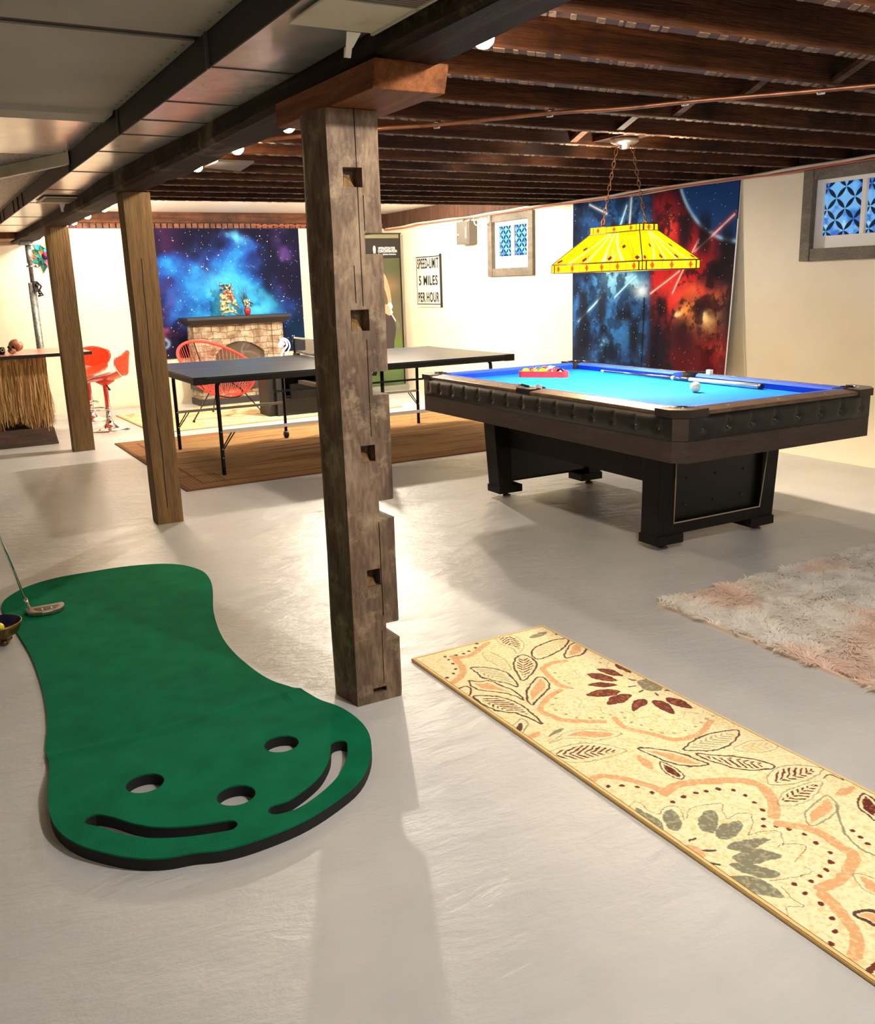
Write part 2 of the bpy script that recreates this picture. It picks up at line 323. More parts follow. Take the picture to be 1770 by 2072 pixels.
RUG=[('d',[(1739,2813),(1712,2784),(1675,2769),(1645,2760),(1613,2762),(1575,2775),(1568,2742),(1565,2700),(1549,2657),(1520,2627),(1484,2608),(2050,2723)],'b',7,''),('l',[(1775,2798),(1717,2763),(1658,2731),(1613,2737),(1597,2760)],'o',24,''),('l',[(1594,2737),(1582,2671),(1555,2618),(1512,2578),(1474,2559)],'o',26,''),('c',[(1836,2832),(1887,2826),(1903,2780),(1881,2706),(1844,2664),(1808,2649),(1826,2690),(1816,2736),(1814,2778)],'g',3,'vb'),('f',[(1939,2755),(1995,2774),(2033,2763),(1996,2738),(1954,2739)],'g',0,''),('c',[(1853,2613),(1892,2652),(1956,2675),(2011,2679),(2057,2661),(2019,2619),(1955,2583),(1902,2567),(1843,2563)],'b',7,'vo'),('c',[(1935,2520),(1986,2575),(2033,2609),(2061,2604),(2051,2544),(2007,2509),(1967,2511)],'b',7,'fo'),('c',[(1708,2724),(1735,2712),(1742,2662),(1737,2603),(1708,2539),(1689,2575),(1690,2635),(1686,2675)],'g',3,'vo'),('c',[(1599,2636),(1638,2615),(1671,2570),(1680,2511),(1651,2408),(1635,2446),(1609,2496),(1589,2538),(1595,2591)],'p',6,'vg'),('c',[(1537,2544),(1562,2517),(1597,2499),(1610,2435),(1620,2376),(1607,2312),(1599,2358),(1573,2407),(1540,2439),(1521,2473),(1521,2511)],'p',6,'fo'),('c',[(1479,2428),(1511,2416),(1550,2380),(1572,2325),(1576,2254),(1558,2145),(1547,2188),(1533,2244),(1505,2272),(1482,2316),(1477,2368)],'p',7,'vb'),('c',[(1693,2441),(1714,2512),(1744,2574),(1787,2619),(1823,2627),(1832,2589),(1813,2528),(1763,2479)],'p',7,'vb'),('c',[(1753,2434),(1765,2409),(1741,2354),(1693,2317),(1641,2290),(1607,2267),(1621,2313),(1660,2370),(1705,2405)],'p',7,'fo'),('l',[(1462,2502),(1492,2514),(1509,2497),(1492,2460),(1461,2434)],'b',7,''),('l',[(1460,2173),(1502,2199),(1526,2202),(1520,2169),(1475,2129)],'g',4,''),('f',[(1456,2150),(1500,2183),(1504,2171),(1480,2142),(1457,2140)],'p',0,''),('f',[(1460,2096),(1490,2110),(1522,2106),(1502,2085),(1465,2080)],'o',0,''),('f',[(1521,2064),(1559,2082),(1598,2083),(1566,2069)],'g',0,''),('l',[(1811,2490),(1866,2506),(1919,2493)],'o',22,''),('l',[(1811,2490),(1788,2418),(1775,2344),(1785,2311)],'o',22,''),('l',[(1752,2306),(1699,2289),(1638,2254),(1605,2215),(1613,2174),(1625,2132),(1656,2100),(1726,2049)],'o',22,''),('l',[(1770,2048),(1755,1991),(1772,1947),(1799,1902),(1820,1852),(1857,1833),(1914,1832),(2006,1870)],'o',22,''),('d',[(1824,2430),(1813,2395),(1810,2362),(1810,2335),(1793,2298),(1734,2298),(1704,2266),(1665,2236),(1650,2197),(1660,2155),(1674,2117),(1704,2091),(1740,2073),(1773,2075),(1814,2066),(1801,2034),(1795,1998),(1808,1967),(1814,1930),(1828,1894),(1856,1876),(1895,1871),(1938,1871),(1974,1880),(2006,1888),(2036,1891),(2040,2442),(2013,2414)],'g',6,''),('f',[(1967,2378),(2004,2346),(2006,2280),(1969,2312)],'b',0,''),('f',[(1908,2359),(1953,2337),(1963,2260),(1915,2292)],'b',0,''),('f',[(1856,2290),(1906,2281),(1941,2234),(1887,2243)],'b',0,''),('f',[(1800,2228),(1853,2239),(1894,2222),(1916,2191),(1868,2177),(1822,2201)],'b',0,''),('f',[(1814,2138),(1857,2171),(1905,2172),(1925,2146),(1878,2120),(1846,2123)],'b',0,''),('f',[(1852,2053),(1880,2094),(1919,2112),(1942,2097),(1919,2068),(1889,2064)],'b',0,''),('f',[(1952,2078),(1980,2059),(1977,2018),(1947,1967),(1935,2004),(1933,2041)],'b',0,''),('f',[(2004,2068),(2036,2041),(2037,2003),(2021,1965),(2000,1991),(1985,2025)],'b',0,''),('f',[(2049,2375),(2061,2345),(2047,2281),(2033,2319),(2033,2349)],'b',0,''),('l',[(2002,2248),(2016,2224)],'p',7,''),('l',[(1961,2200),(1984,2195)],'p',7,''),('l',[(1964,2152),(1981,2154)],'p',7,''),('l',[(2001,2115),(1996,2099)],'p',7,''),('l',[(2043,2113),(2055,2099)],'p',7,''),('f',[(2011,2214),(2050,2216),(2062,2180),(2043,2126),(2005,2132),(1989,2162)],'g',0,''),('l',[(2000,2363),(2036,2399),(2057,2400)],'g',2,''),('l',[(1757,2251),(1764,2202),(1724,2173),(1757,2157),(1780,2136),(1762,2100),(1774,2080)],'g',2,''),('l',[(1809,2081),(1840,2049),(1828,2016),(1861,1994),(1893,1991)],'g',2,''),('l',[(1893,1991),(1902,1950),(1944,1934),(1979,1957)],'g',2,''),('l',[(1986,1964),(2016,1921),(2045,1938)],'g',2,''),('l',[(1831,2362),(1870,2350),(1891,2407)],'g',2,''),('l',[(1926,2413),(1979,2415)],'g',2,''),('c',[(1499,2030),(1564,2051),(1619,2053),(1675,2021),(1722,1963),(1669,1955),(1622,1976),(1588,2014),(1548,2030)],'g',3,'fo'),('c',[(1451,1976),(1528,1991),(1597,1971),(1641,1922),(1662,1868),(1598,1871),(1527,1884),(1476,1916)],'g',3,'vb'),('f',[(1523,2067),(1562,2084),(1597,2083),(1567,2070)],'g',0,''),('f',[(1453,1880),(1469,1874),(1475,1857),(1454,1861)],'p',0,''),('f',[(1674,1836),(1678,1805),(1673,1770),(1651,1747),(1647,1777),(1656,1810)],'o',0,''),('c',[(1699,1864),(1744,1830),(1784,1775),(1794,1729),(1803,1686),(1756,1702),(1725,1741),(1710,1794)],'p',6,'fo'),('c',[(1702,1770),(1709,1747),(1712,1717),(1703,1683),(1683,1665),(1673,1698),(1676,1732)],'p',4,'fb'),('c',[(1808,1788),(1895,1813),(1963,1811),(2027,1785),(1998,1756),(1939,1733),(1880,1732),(1840,1758)],'p',6,'vg'),('c',[(1818,1748),(1859,1711),(1903,1673),(1937,1627),(1950,1577),(1901,1586),(1859,1618),(1837,1664),(1822,1702)],'p',6,'vb'),('c',[(1930,1709),(1996,1717),(2047,1694),(2051,1651),(2008,1644),(1961,1664)],'g',3,'vo'),('l',[(1458,1792),(1505,1801),(1542,1768),(1569,1729),(1586,1693),(1598,1651)],'o',24,''),('l',[(1594,1637),(1638,1651),(1694,1640),(1754,1610),(1804,1582),(1837,1539),(1824,1489),(1788,1440),(1751,1410)],'o',30,''),('d',[(1489,1746),(1526,1731),(1555,1702),(1569,1659),(1583,1595),(1624,1597),(1665,1595),(1696,1586),(1729,1577),(1758,1550),(1765,1515),(1760,1480),(1751,1443),(1719,1417)],'b',7,''),('d',[(1696,1394),(1720,1376),(1739,1351),(1750,1316),(1745,1276),(1741,1234),(1711,1208),(1676,1193),(1646,1187),(1611,1185),(1572,1198),(1567,1164),(1565,1123),(1547,1079),(1518,1048),(1480,1029),(1863,1262),(1854,1235),(1845,1208)],'b',7,''),('l',[(1735,1378),(1775,1335),(1787,1278),(1779,1234),(1777,1197),(1710,1164),(1661,1153),(1610,1157)],'o',28,''),('l',[(1594,1140),(1583,1094),(1562,1045),(1534,1009),(1487,981)],'o',30,''),('f',[(1484,1628),(1492,1586),(1496,1548),(1464,1508),(1448,1544),(1457,1591)],'v',0,''),('f',[(1520,1568),(1558,1571),(1538,1521),(1503,1491),(1489,1517)],'v',0,''),('f',[(1582,1502),(1623,1520),(1645,1506),(1613,1465),(1570,1440),(1553,1468)],'v',0,''),('f',[(1567,1434),(1618,1453),(1664,1436),(1625,1406),(1574,1401)],'v',0,''),('f',[(1549,1380),(1604,1381),(1664,1347),(1614,1339),(1568,1348)],'v',0,''),('f',[(1531,1345),(1602,1339),(1637,1285),(1596,1288),(1541,1304)],'v',0,''),('f',[(1503,1329),(1544,1306),(1579,1240),(1533,1248),(1509,1284)],'v',0,''),('f',[(1461,1300),(1512,1268),(1528,1229),(1514,1177),(1480,1211),(1459,1259)],'v',0,''),('l',[(1494,1448),(1513,1448)],'p',8,''),('l',[(1495,1397),(1518,1384)],'p',8,''),('l',[(1467,1359),(1482,1338)],'p',8,''),('l',[(1454,1485),(1457,1463)],'p',8,''),('f',[(1460,1452),(1494,1415),(1478,1378),(1462,1404)],'o',0,''),('l',[(1456,1627),(1484,1646),(1507,1641),(1502,1597),(1513,1572)],'p',2,''),('l',[(1513,1572),(1551,1589),(1577,1568),(1545,1517)],'p',2,''),('l',[(1555,1519),(1593,1548),(1636,1544),(1681,1522),(1659,1497),(1643,1463)],'p',2,''),('l',[(1643,1463),(1689,1464),(1709,1447),(1678,1414),(1631,1385)],'p',2,''),('l',[(1631,1385),(1672,1380),(1708,1353),(1669,1312)],'p',2,''),('l',[(1656,1316),(1681,1312),(1715,1283),(1682,1265),(1642,1256)],'p',2,''),('l',[(1537,1238),(1580,1218),(1641,1208),(1643,1229)],'p',2,''),('l',[(1540,1208),(1529,1167),(1528,1135),(1493,1154)],'p',2,''),('l',[(1491,1152),(1461,1114),(1460,1097)],'p',2,''),('c',[(1862,1525),(1910,1561),(1969,1566),(2015,1541),(2049,1498),(1994,1481),(1932,1485),(1887,1502)],'g',4,'vb'),('c',[(1803,1442),(1859,1472),(1911,1473),(1991,1457),(1945,1427),(1880,1411),(1826,1418)],'g',3,'vb'),('c',[(1794,1336),(1832,1377),(1882,1391),(1946,1402),(1923,1351),(1866,1329),(1820,1328)],'g',5,'fo'),('f',[(1964,1395),(1999,1402),(2043,1394),(2011,1375),(1972,1381)],'o',0,''),('c',[(2029,1358),(2033,1332),(2009,1291),(1949,1258),(1955,1290),(1970,1325)],'p',6,'fb'),('l',[(2009,1461),(2042,1465),(2046,1427)],'p',4,''),('l',[(1924,1359),(1874,1306),(1833,1256),(1813,1205),(1819,1170)],'g',6,''),('c',[(1715,1151),(1742,1115),(1700,1053),(1686,1096),(1696,1124)],'g',3,'fo'),('c',[(1602,1063),(1642,1044),(1620,978),(1600,1033)],'p',9,'fo'),('l',[(1448,937),(1496,940),(1542,944)],'b',14,'')]
# ------------------------------------------------------------------ camera
HC=1.36
yaw,pit,rol=.51225106,.24378207,-.03167167
Fv=Vector((math.sin(yaw)*math.cos(pit),math.cos(yaw)*math.cos(pit),-math.sin(pit)))
Rv=Vector((math.cos(yaw),-math.sin(yaw),0));Uv=Rv.cross(Fv)
R2=math.cos(rol)*Rv+math.sin(rol)*Uv;U2=-math.sin(rol)*Rv+math.cos(rol)*Uv
cd=bpy.data.cameras.new('camera');cam=bpy.data.objects.new('camera',cd);C.objects.link(cam)
cam.matrix_world=Matrix(((R2.x,U2.x,-Fv.x,0),(R2.y,U2.y,-Fv.y,0),(R2.z,U2.z,-Fv.z,HC),(0,0,0,1)))
cd.sensor_fit='HORIZONTAL';cd.sensor_width=36;cd.lens=1858.11/1770*36;cd.clip_start=.05
scene.camera=cam
scene.view_settings.view_transform='Standard';scene.view_settings.look='None';scene.view_settings.gamma=1
scene.view_settings.exposure=1.3
# ------------------------------------------------------------------ materials
def floor_mat():
    m,nt,N,L,b=newmat('painted_concrete')
    tc=N.new('ShaderNodeTexCoord')
    n=N.new('ShaderNodeTexNoise');n.inputs['Scale'].default_value=1.3;n.inputs['Detail'].default_value=8;n.inputs['Roughness'].default_value=.6
    L.new(tc.outputs['Object'],n.inputs['Vector'])
    r=N.new('ShaderNodeValToRGB');e=r.color_ramp.elements
    e[0].position=.3;e[0].color=rgb(184,184,184);e[1].position=.7;e[1].color=rgb(204,204,204)
    L.new(n.outputs['Fac'],r.inputs[0]);L.new(r.outputs[0],b.inputs['Base Color'])
    rr=N.new('ShaderNodeMapRange');rr.inputs[3].default_value=.24;rr.inputs[4].default_value=.46
    n2=N.new('ShaderNodeTexNoise');n2.inputs['Scale'].default_value=2.3;n2.inputs['Detail'].default_value=5
    L.new(tc.outputs['Object'],n2.inputs['Vector']);L.new(n2.outputs['Fac'],rr.inputs[0]);L.new(rr.outputs[0],b.inputs['Roughness'])
    mp=N.new('ShaderNodeMapping');mp.inputs['Scale'].default_value=(1,2.2,1);mp.inputs['Rotation'].default_value=(0,0,.5)
    L.new(tc.outputs['Object'],mp.inputs['Vector'])
    h=N.new('ShaderNodeTexNoise');h.inputs['Scale'].default_value=4.5;h.inputs['Detail'].default_value=9;h.inputs['Roughness'].default_value=.62;h.inputs['Distortion'].default_value=.3
    L.new(mp.outputs[0],h.inputs['Vector'])
    h2=N.new('ShaderNodeTexNoise');h2.inputs['Scale'].default_value=26;h2.inputs['Detail'].default_value=4;h2.inputs['Distortion'].default_value=.4
    L.new(mp.outputs[0],h2.inputs['Vector'])
    ad=N.new('ShaderNodeMath');ad.operation='MULTIPLY_ADD';ad.inputs[1].default_value=.12;L.new(h2.outputs['Fac'],ad.inputs[0]);L.new(h.outputs['Fac'],ad.inputs[2])
    q=N.new('ShaderNodeBump');q.inputs['Strength'].default_value=.55;q.inputs['Distance'].default_value=.02
    L.new(ad.outputs[0],q.inputs['Height']);L.new(q.outputs[0],b.inputs['Normal'])
    return m
M={}
M['floor']=floor_mat()
M['wall']=mat('cream_wall_paint',rgb(235,226,203),.6,c2=rgb(226,215,190),ns=1.5,nc=(.4,.7),bump=.25,bs=3)
M['subfloor']=wood('subfloor_boards',[rgb(50,30,20),rgb(74,44,26),rgb(100,62,36)],(1,8,1),.8)
M['joist']=wood('joist_wood',[rgb(58,34,21),rgb(92,54,32),rgb(128,78,44)],(.5,9,9),.62,scale=2.2,bump=.5,fine=22,blotch=(rgb(38,22,17),1.1,.46,.62),spec=.25)
M['lath']=wood('lath_scraps',[rgb(92,70,54),rgb(128,102,78),rgb(168,140,108)],(14,2,1),.75,scale=3)
M['slat']=wood('pale_slat',[rgb(150,120,90),rgb(175,145,110),rgb(200,172,135)],(1,6,1),.7)
M['beam']=wood('beam_wood',[rgb(24,17,12),rgb(40,29,21),rgb(72,55,40)],(9,.6,9),.65,scale=2.5,blotch=(rgb(112,98,76),1.7,.56,.68),spec=.12)
M['post_old']=wood('weathered_post_wood',[rgb(64,48,38),rgb(112,90,72),rgb(150,128,104)],(5,5,1.3),.75,scale=1.9,bump=.5,fine=16,pos=(.3,.5,.7),blotch=(rgb(164,144,118),9,.53,.72))
M['post_tan']=wood('tan_post_wood',[rgb(96,70,36),rgb(124,93,50),rgb(150,116,68)],(9,9,.5),.6,scale=1.8,bump=.4,fine=18)
M['bolster']=wood('bolster_wood',[rgb(92,52,28),rgb(124,73,38),rgb(150,92,52)],(9,.7,9),.6,spec=.2)
M['steel']=mat('galvanised_steel',rgb(226,222,220),.24,.6,c2=rgb(206,202,200),ns=9,nc=(.35,.65),bump=.06,bs=3)
M['galv']=mat('spangled_steel',rgb(150,152,148),.5,.7,c2=rgb(110,112,110),ns=45,nc=(.4,.6))
M['panel']=mat('dull_panel',rgb(164,157,146),.6,.15,c2=rgb(152,146,136),ns=1.3,bump=.05,bs=2)
M['black']=mat('matte_black',rgb(26,24,23),.55)
M['blackgloss']=mat('gloss_black',rgb(14,13,13),.25)
M['white']=mat('white_paint',rgb(238,236,230),.5)
M['offw']=mat('off_white_enamel',rgb(205,198,180),.45,c2=rgb(170,160,138),ns=6,nc=(.5,.8))
M['chrome']=mat('chrome',rgb(235,235,235),.08,1)
M['nickel']=mat('brushed_nickel',rgb(190,175,165),.3,1)
M['bronze']=mat('bronze_chain',rgb(120,85,60),.4,.9)
M['copper']=mat('copper_pipe',rgb(168,112,82),.4,.85,c2=rgb(120,80,62),ns=12,nc=(.45,.7))
M['redcable']=mat('orange_red_cable',rgb(205,92,62),.5)
M['brick']=mat('brick',rgb(126,84,66),.85,c2=rgb(92,62,52),ns=14)
M['framew']=wood('grey_window_wood',[rgb(88,80,69),rgb(108,99,86),rgb(124,115,100)],(3,1,3),.6)
M['greybox']=mat('grey_enamel',rgb(92,87,80),.5)
M['greydk']=mat('dark_seam',rgb(70,66,64),.5)
M['bulb']=mat('lit_bulb',rgb(255,240,210),.4,emit=rgb(255,226,184),es=150)
M['bulb_far']=mat('lit_bulb_far',rgb(255,240,210),.4,emit=rgb(255,236,210),es=420)
M['bulb_near']=mat('lit_bulb_near',rgb(255,250,240),.4,emit=rgb(255,248,236),es=1050)
M['bulb_cool']=mat('lit_bulb_cool',rgb(250,250,255),.4,emit=rgb(250,246,246),es=360)
M['bulb_dim']=mat('lit_bulb_main',rgb(255,240,210),.4,emit=rgb(255,240,218),es=2300)
M['brass']=mat('brass_socket',rgb(150,125,80),.4,.9)
# ------------------------------------------------------------------ the room
RX=5.8;BY=11.6;LX=-3.6;FY=-3.6
obj('floor',MB().box(LX,RX+.3,FY,BY+.3,-.1,0),M['floor'],kind='structure')
obj('wall_back',MB().box(LX,RX+.3,BY,BY+.3,0,2.1),M['wall'],kind='structure')
obj('wall_left',MB().box(LX-.2,LX,FY,BY+.3,0,2.3),M['wall'],kind='structure')
obj('wall_front',MB().box(LX,RX+.3,FY-.2,FY,0,2.3),M['wall'],kind='structure')
# right wall with two openings
w=MB();ZT=2.085
W1=(8.16,8.86,1.47,2.02);W2=(3.87,4.67,1.50,2.01)
def slab(y0,y1,z0,z1): w.box(RX,RX+.3,y0,y1,z0,z1)
slab(FY,W2[0],0,ZT);slab(W2[0],W2[1],0,W2[2]);slab(W2[0],W2[1],W2[3],ZT);slab(W2[1],W1[0],0,ZT)
slab(W1[0],W1[1],0,W1[2]);slab(W1[0],W1[1],W1[3],ZT);slab(W1[1],BY+.3,0,ZT)
obj('wall_right',w,M['wall'],kind='structure')
obj('trim_1',MB().box(RX+.03,RX+.3,FY,BY,ZT,2.3),M['subfloor'],kind='structure')   # sill plate and rim on the right wall
b=MB();b.box(LX,RX+.03,BY+.02,BY+.3,2.1,2.3)
nb=60
for i in range(nb):
    x=1.3+i*(RX-1.35)/nb; b.box(x,x+(RX-1.35)/nb-.014,BY-.012,BY+.02,2.105,2.158)
obj('trim_2',b,M['brick'],kind='structure')
obj('trim_3',MB().box(LX,RX+.03,BY-.05,BY+.02,2.162,2.3),M['joist'],kind='structure')
obj('ceiling',MB().box(LX,RX+.3,FY,BY+.3,2.3,2.36),M['subfloor'],kind='structure')
obj('ceiling',MB().box(1.36,RX+.03,8.08,BY-.05,2.285,2.3),M['white'],kind='structure')
# joists
ORD='first second third fourth fifth sixth seventh eighth ninth tenth eleventh twelfth thirteenth fourteenth fifteenth sixteenth seventeenth eighteenth nineteenth twentieth twenty-first twenty-second twenty-third twenty-fourth twenty-fifth'.split()
JY=[-1.75,-1.35,-.94,-.54,-.13,.28,.69,1.09,1.50,1.91,2.316,2.727,3.121,3.548,3.98,4.395,4.84,5.27,5.68,6.09,6.5,6.91,7.32,7.73,8.05]
front_words={10:'topmost dark joist running out of the top right of the photo',11:'joist crossing just above the first pipe clamp',12:'joist over the second pipe clamp from the left',13:'joist just in front of the lamp chains',14:'joist directly before the lamp canopy, lit orange',15:'joist just behind the lamp canopy'}
for i,y in enumerate(JY):
    y1=y+.048
    mb=MB().box(1.2,RX+.29,y,y1,2.10,2.30)
    n=JY[::-1].index(y)+1
    lab='rough brown ceiling joist, '+front_words.get(i,{1:'the one furthest from the camera beside the white ceiling strip'}.get(n,'%s one counted forward from the white ceiling strip'%ORD[n-1]))
    j=thing('ceiling_joist',lab,'joist',(1.2,y,2.1),group='ceiling joists')
    # old lath scraps left along the underside
    l=mb;l.cur=1;x=1.45+rnd.random()*.1
    while x<RX-.1:
        wd=.012+rnd.random()*.035
        if i>=8 and rnd.random()<.85: l.hexa([(x,y+.002,2.097),(x+wd,y+.002,2.097),(x+wd+.03,y1-.004,2.097),(x+.03,y1-.004,2.097),(x,y+.002,2.1005),(x+wd,y+.002,2.1005),(x+wd+.03,y1-.004,2.1005),(x+.03,y1-.004,2.1005)])
        x+=wd+.004+rnd.random()**2*.06
    obj('board',l,[M['joist'],M['lath']],j)
# cross bridging
for k,i in enumerate([9,10,11,12,13,14]):
    y0=JY[i]+.048;y1=JY[i+1]
    x=3.25+.02*k if i>10 else 3.4
    lab='short pale diagonal bridging slat between joists, %s'%['nearest the camera at top right','second from the camera','above the middle pipe clamps','in front of the lamp chains','just before the lamp canopy','behind the lamp canopy'][k]
    t=thing('bridging_slat',lab,'bridging',(x,y0,2.11),group='joist bridging slats')
    obj('slat',MB().hexa([(x,y0,2.108),(x+.045,y0,2.108),(x+.045,y1,2.25),(x,y1,2.25),(x,y0,2.128),(x+.045,y0,2.128),(x+.045,y1,2.27),(x,y1,2.27)]),M['lath'],t)
    obj('slat',MB().hexa([(x+.05,y0,2.25),(x+.095,y0,2.25),(x+.095,y1,2.108),(x+.05,y1,2.108),(x+.05,y0,2.27),(x+.095,y0,2.27),(x+.095,y1,2.128),(x+.05,y1,2.128)]),M['joist'],t)
# main beam (slightly crooked old timber)
st=[(-3.5,1.17,1.93),(1.5,1.17,1.932),(2.6,1.175,1.935),(4,1.155,1.922),(5.0,1.12,1.908),(5.6,1.11,1.905),(7,1.14,1.915),(8.7,1.165,1.925),(10.2,1.18,1.925),(11.6,1.18,1.93)]
st=catmull(st,False,5)
rows=[]
for y,x,z in st:
    j=.006*math.sin(y*5.1)+.004*math.sin(y*13)
    rows.append([(x,y,2.1),(x-.002+j,y,z+.014),(x+.016,y,z),(x+.165,y,z+j),(x+.185+j,y,z+.016),(x+.185,y,2.1)])
b=MB().grid(rows,False,True);b.add(rows[0],[(0,1,2,3,4,5)]);b.add(rows[-1],[(0,1,2,3,4,5)])
obj('main_beam',b,M['beam'],label='long dark rough timber beam running over the three posts to the far left',cat='beam',own=(1.17,-3.5,1.93))
# bolster on the near post
o=obj('bolster_block',MB().hexa([(1.15,2.32,1.858),(1.37,2.32,1.858),(1.36,2.98,1.858),(1.13,2.98,1.858),(1.16,2.32,1.934),(1.385,2.32,1.934),(1.37,2.98,1.93),(1.13,2.98,1.93)]),M['bolster'],label='orange brown timber block between the nearest post and the beam',cat='timber block',own=(1.25,2.6,1.858),bev=.004)
# nearest post with pockets
def ppoly(y0,y1): pass
mb=MB();rows=[]
zs=[0,.02,.25,.5,.75,1.0,1.25,1.5,1.75,1.856]
for z in zs:
    j=lambda:rnd.uniform(-.0025,.0025)
    rows.append([(1.131+j(),2.59+j(),z),(1.29+j(),2.59+j(),z),(1.297+j(),2.597+j(),z),(1.296+j(),2.745,z),(1.118+j(),2.75+j(),z),(1.112+j(),2.72,z)])
mb.grid(rows,False,True);mb.add(rows[0],[(0,1,2,3,4,5)]);mb.add(rows[-1],[(0,1,2,3,4,5)])
PT=thing('timber_post','grey weathered timber post with square pockets and notched edge, nearest the camera','post',(1.21,2.67,0),group='timber posts')
post=obj('shaft',mb,M['post_old'],PT)
cuts=[]
base=Vector((1.21,2.67,0))
def cutbox(*a):
    m=MB().box(*a);m.v=[p-base for p in m.v];cuts.append(tmp(m))
for z0,z1,x in ((1.452,1.513,1.238),(1.028,1.1,1.24),(.628,.689,1.243),(.212,.272,1.247)): cutbox(x,1.33,2.5,2.8,z0,z1)
for x0,x1,z0,z1 in ((1.176,1.238,1.642,1.697),(1.178,1.239,1.226,1.29),(1.188,1.238,.82,.873),(1.188,1.236,.408,.465),(1.189,1.239,.032,.05)): cutbox(x0,x1,2.5,2.645,z0,z1)
cutbox(1.2195,1.2225,2.5,2.612,1.30,1.95);cutbox(1.2375,1.2405,2.5,2.608,.3,.62);cutbox(1.226,1.2285,2.5,2.606,.9,1.2);cutbox(1.229,1.2315,2.5,2.604,.06,.25)
cutbox(1.196,1.199,2.5,2.604,1.31,1.42);cutbox(1.237,1.24,2.5,2.604,1.52,1.62)
post.matrix_world=Matrix.Identity(4);pp=post.parent;post.parent=None
boolean(post,cuts);post.parent=pp
m=post.modifiers.new('b','BEVEL');m.width=.003;m.segments=1;m.limit_method='ANGLE';m.angle_limit=math.radians(50)
# patches of chinking left in the pockets
pk=MB()
for x,z in ((1.199,1.655),(1.2,1.24),(1.205,.83),(1.205,.418)):
    pk.hexa([(x-.02,2.596,z-.02),(x+.022,2.6,z-.02),(x+.022,2.64,z-.02),(x-.02,2.64,z-.02),(x-.016,2.6,z+.016),(x+.01,2.61,z+.006),(x+.02,2.64,z+.02),(x-.02,2.64,z+.03)])
obj('mortar_plug',pk,M['post_tan'],PT,label='crumbled tan plug inside the pocket')
# the two further posts
def post2(name_label,x0,x1,y0,y1,zt,lean,crack):
    t=thing('timber_post',name_label,'post',((x0+x1)/2,(y0+y1)/2,0),group='timber posts')
    mb=MB();rows=[]
    for k in range(9):
        z=zt*k/8;a=lean*k/8;j=lambda:rnd.uniform(-.002,.002)
        rows.append([(x0+a+j(),y0+j(),z),(x0+a+.035,y0-.002+j(),z),(x1+a+j(),y0+j(),z),(x1+a+j(),y1,z),(x0+a+j(),y1,z)])
    mb.grid(rows,False,True);mb.add(rows[0],[(0,1,2,3,4)]);mb.add(rows[-1],[(0,1,2,3,4)])
    obj('shaft',mb,M['post_tan'],t)
    if crack:
        obj('crack',MB().tube([(x0+lean*z/zt+crack+.004*math.sin(z*5)+.002*math.sin(z*17),y0-.0005,z) for z in [i*.05 for i in range(2,32)]],.0028,5),M['black'],t,label='long dark drying crack')
    return t
post2('smooth golden brown timber post with one long crack, second from the camera',1.165,1.315,5.5,5.65,1.905,-.005,.06)
post2('rough tan timber post beside the bar and stools, furthest from the camera',1.168,1.345,8.64,8.8,1.928,.0,0)
# ------------------------------------------------------------------ ducts and panels left of the beam
t=thing('air_duct','long shiny sheet metal duct running beside the main beam','duct',(1.03,3,2.0))
d=MB();d.box(.90,1.165,-3.4,10.6,2.0,2.006);obj('bottom_sheet',d,M['steel'],t)
obj('side_sheet',MB().box(.894,.90,-3.4,5.45,1.998,2.3).box(1.166,1.17,-3.4,10.6,1.998,2.09),M['black'],t,label='black side of the duct')  # near stretch of the side is plain black, the rest grey
obj('side_sheet',MB().box(.894,.90,5.45,10.6,1.998,2.3).box(.9,1.165,10.594,10.6,2.006,2.3),mat('purple_grey_steel',rgb(110,98,104),.4,.6),t,label='grey side of the duct beyond the black stretch')
sm=MB()
for y in (2.87,3.42,3.8,4.16,4.68,5.46,6.4,7.31,8.6,9.6): sm.box(.896,1.166,y,y+.006,1.997,2.0)
for y in (2.87,4.16,5.46): sm.box(.886,.894,y-.002,y+.014,1.993,2.1)
obj('seam_strip',sm,M['greydk'],t)
rb=MB()
for y in (7.6,7.9,8.2,9.0,9.3): rb.box(.888,.894,y,y+.012,1.998,2.28)
obj('side_rib',rb,M['black'],t)
# registers in the duct
def register(lab,y0,y1,ys):
    t=thing('air_register',lab,'vent',(1.04,y0,1.99),group='duct registers')
    obj('face_plate',MB().box(.925,1.16,y0,y1,1.985,1.992),M['offw'],t,bev=.003)
    f=MB();f.box(.93,1.155,ys,ys+.008,1.98,1.986);f.box(1.147,1.155,ys-.3,y1,1.98,1.986) if y1>ys else None
    obj('rib',f,M['offw'],t)
    s=MB();k=0
    while ys-.012-k*.014>y0+.01: s.box(.945,1.14,ys-.012-k*.014,ys-.005-k*.014,1.98,1.986);k+=1
    obj('louvre',s,mat('louvre_grey',rgb(120,110,98),.5),t)
    l=MB();l.hexa([(1.08,y1,1.984),(1.12,y1,1.984),(1.11,y1+.01,1.984),(1.085,y1+.01,1.984),(1.09,y1+.03,1.955),(1.11,y1+.03,1.955),(1.108,y1+.036,1.958),(1.092,y1+.036,1.958)])
    l.hexa([(1.092,y1+.03,1.957),(1.108,y1+.03,1.957),(1.108,y1+.045,1.957),(1.092,y1+.045,1.957),(1.096,y1+.05,1.935),(1.112,y1+.05,1.935),(1.112,y1+.06,1.937),(1.096,y1+.06,1.937)])
    obj('lever',l,M['white'],t)
register('off white louvred register in the duct, nearest, at the top edge of the photo',1.75,2.31,2.06)
register('small louvred register in the shiny duct above the far posts',6.75,7.2,7.05)
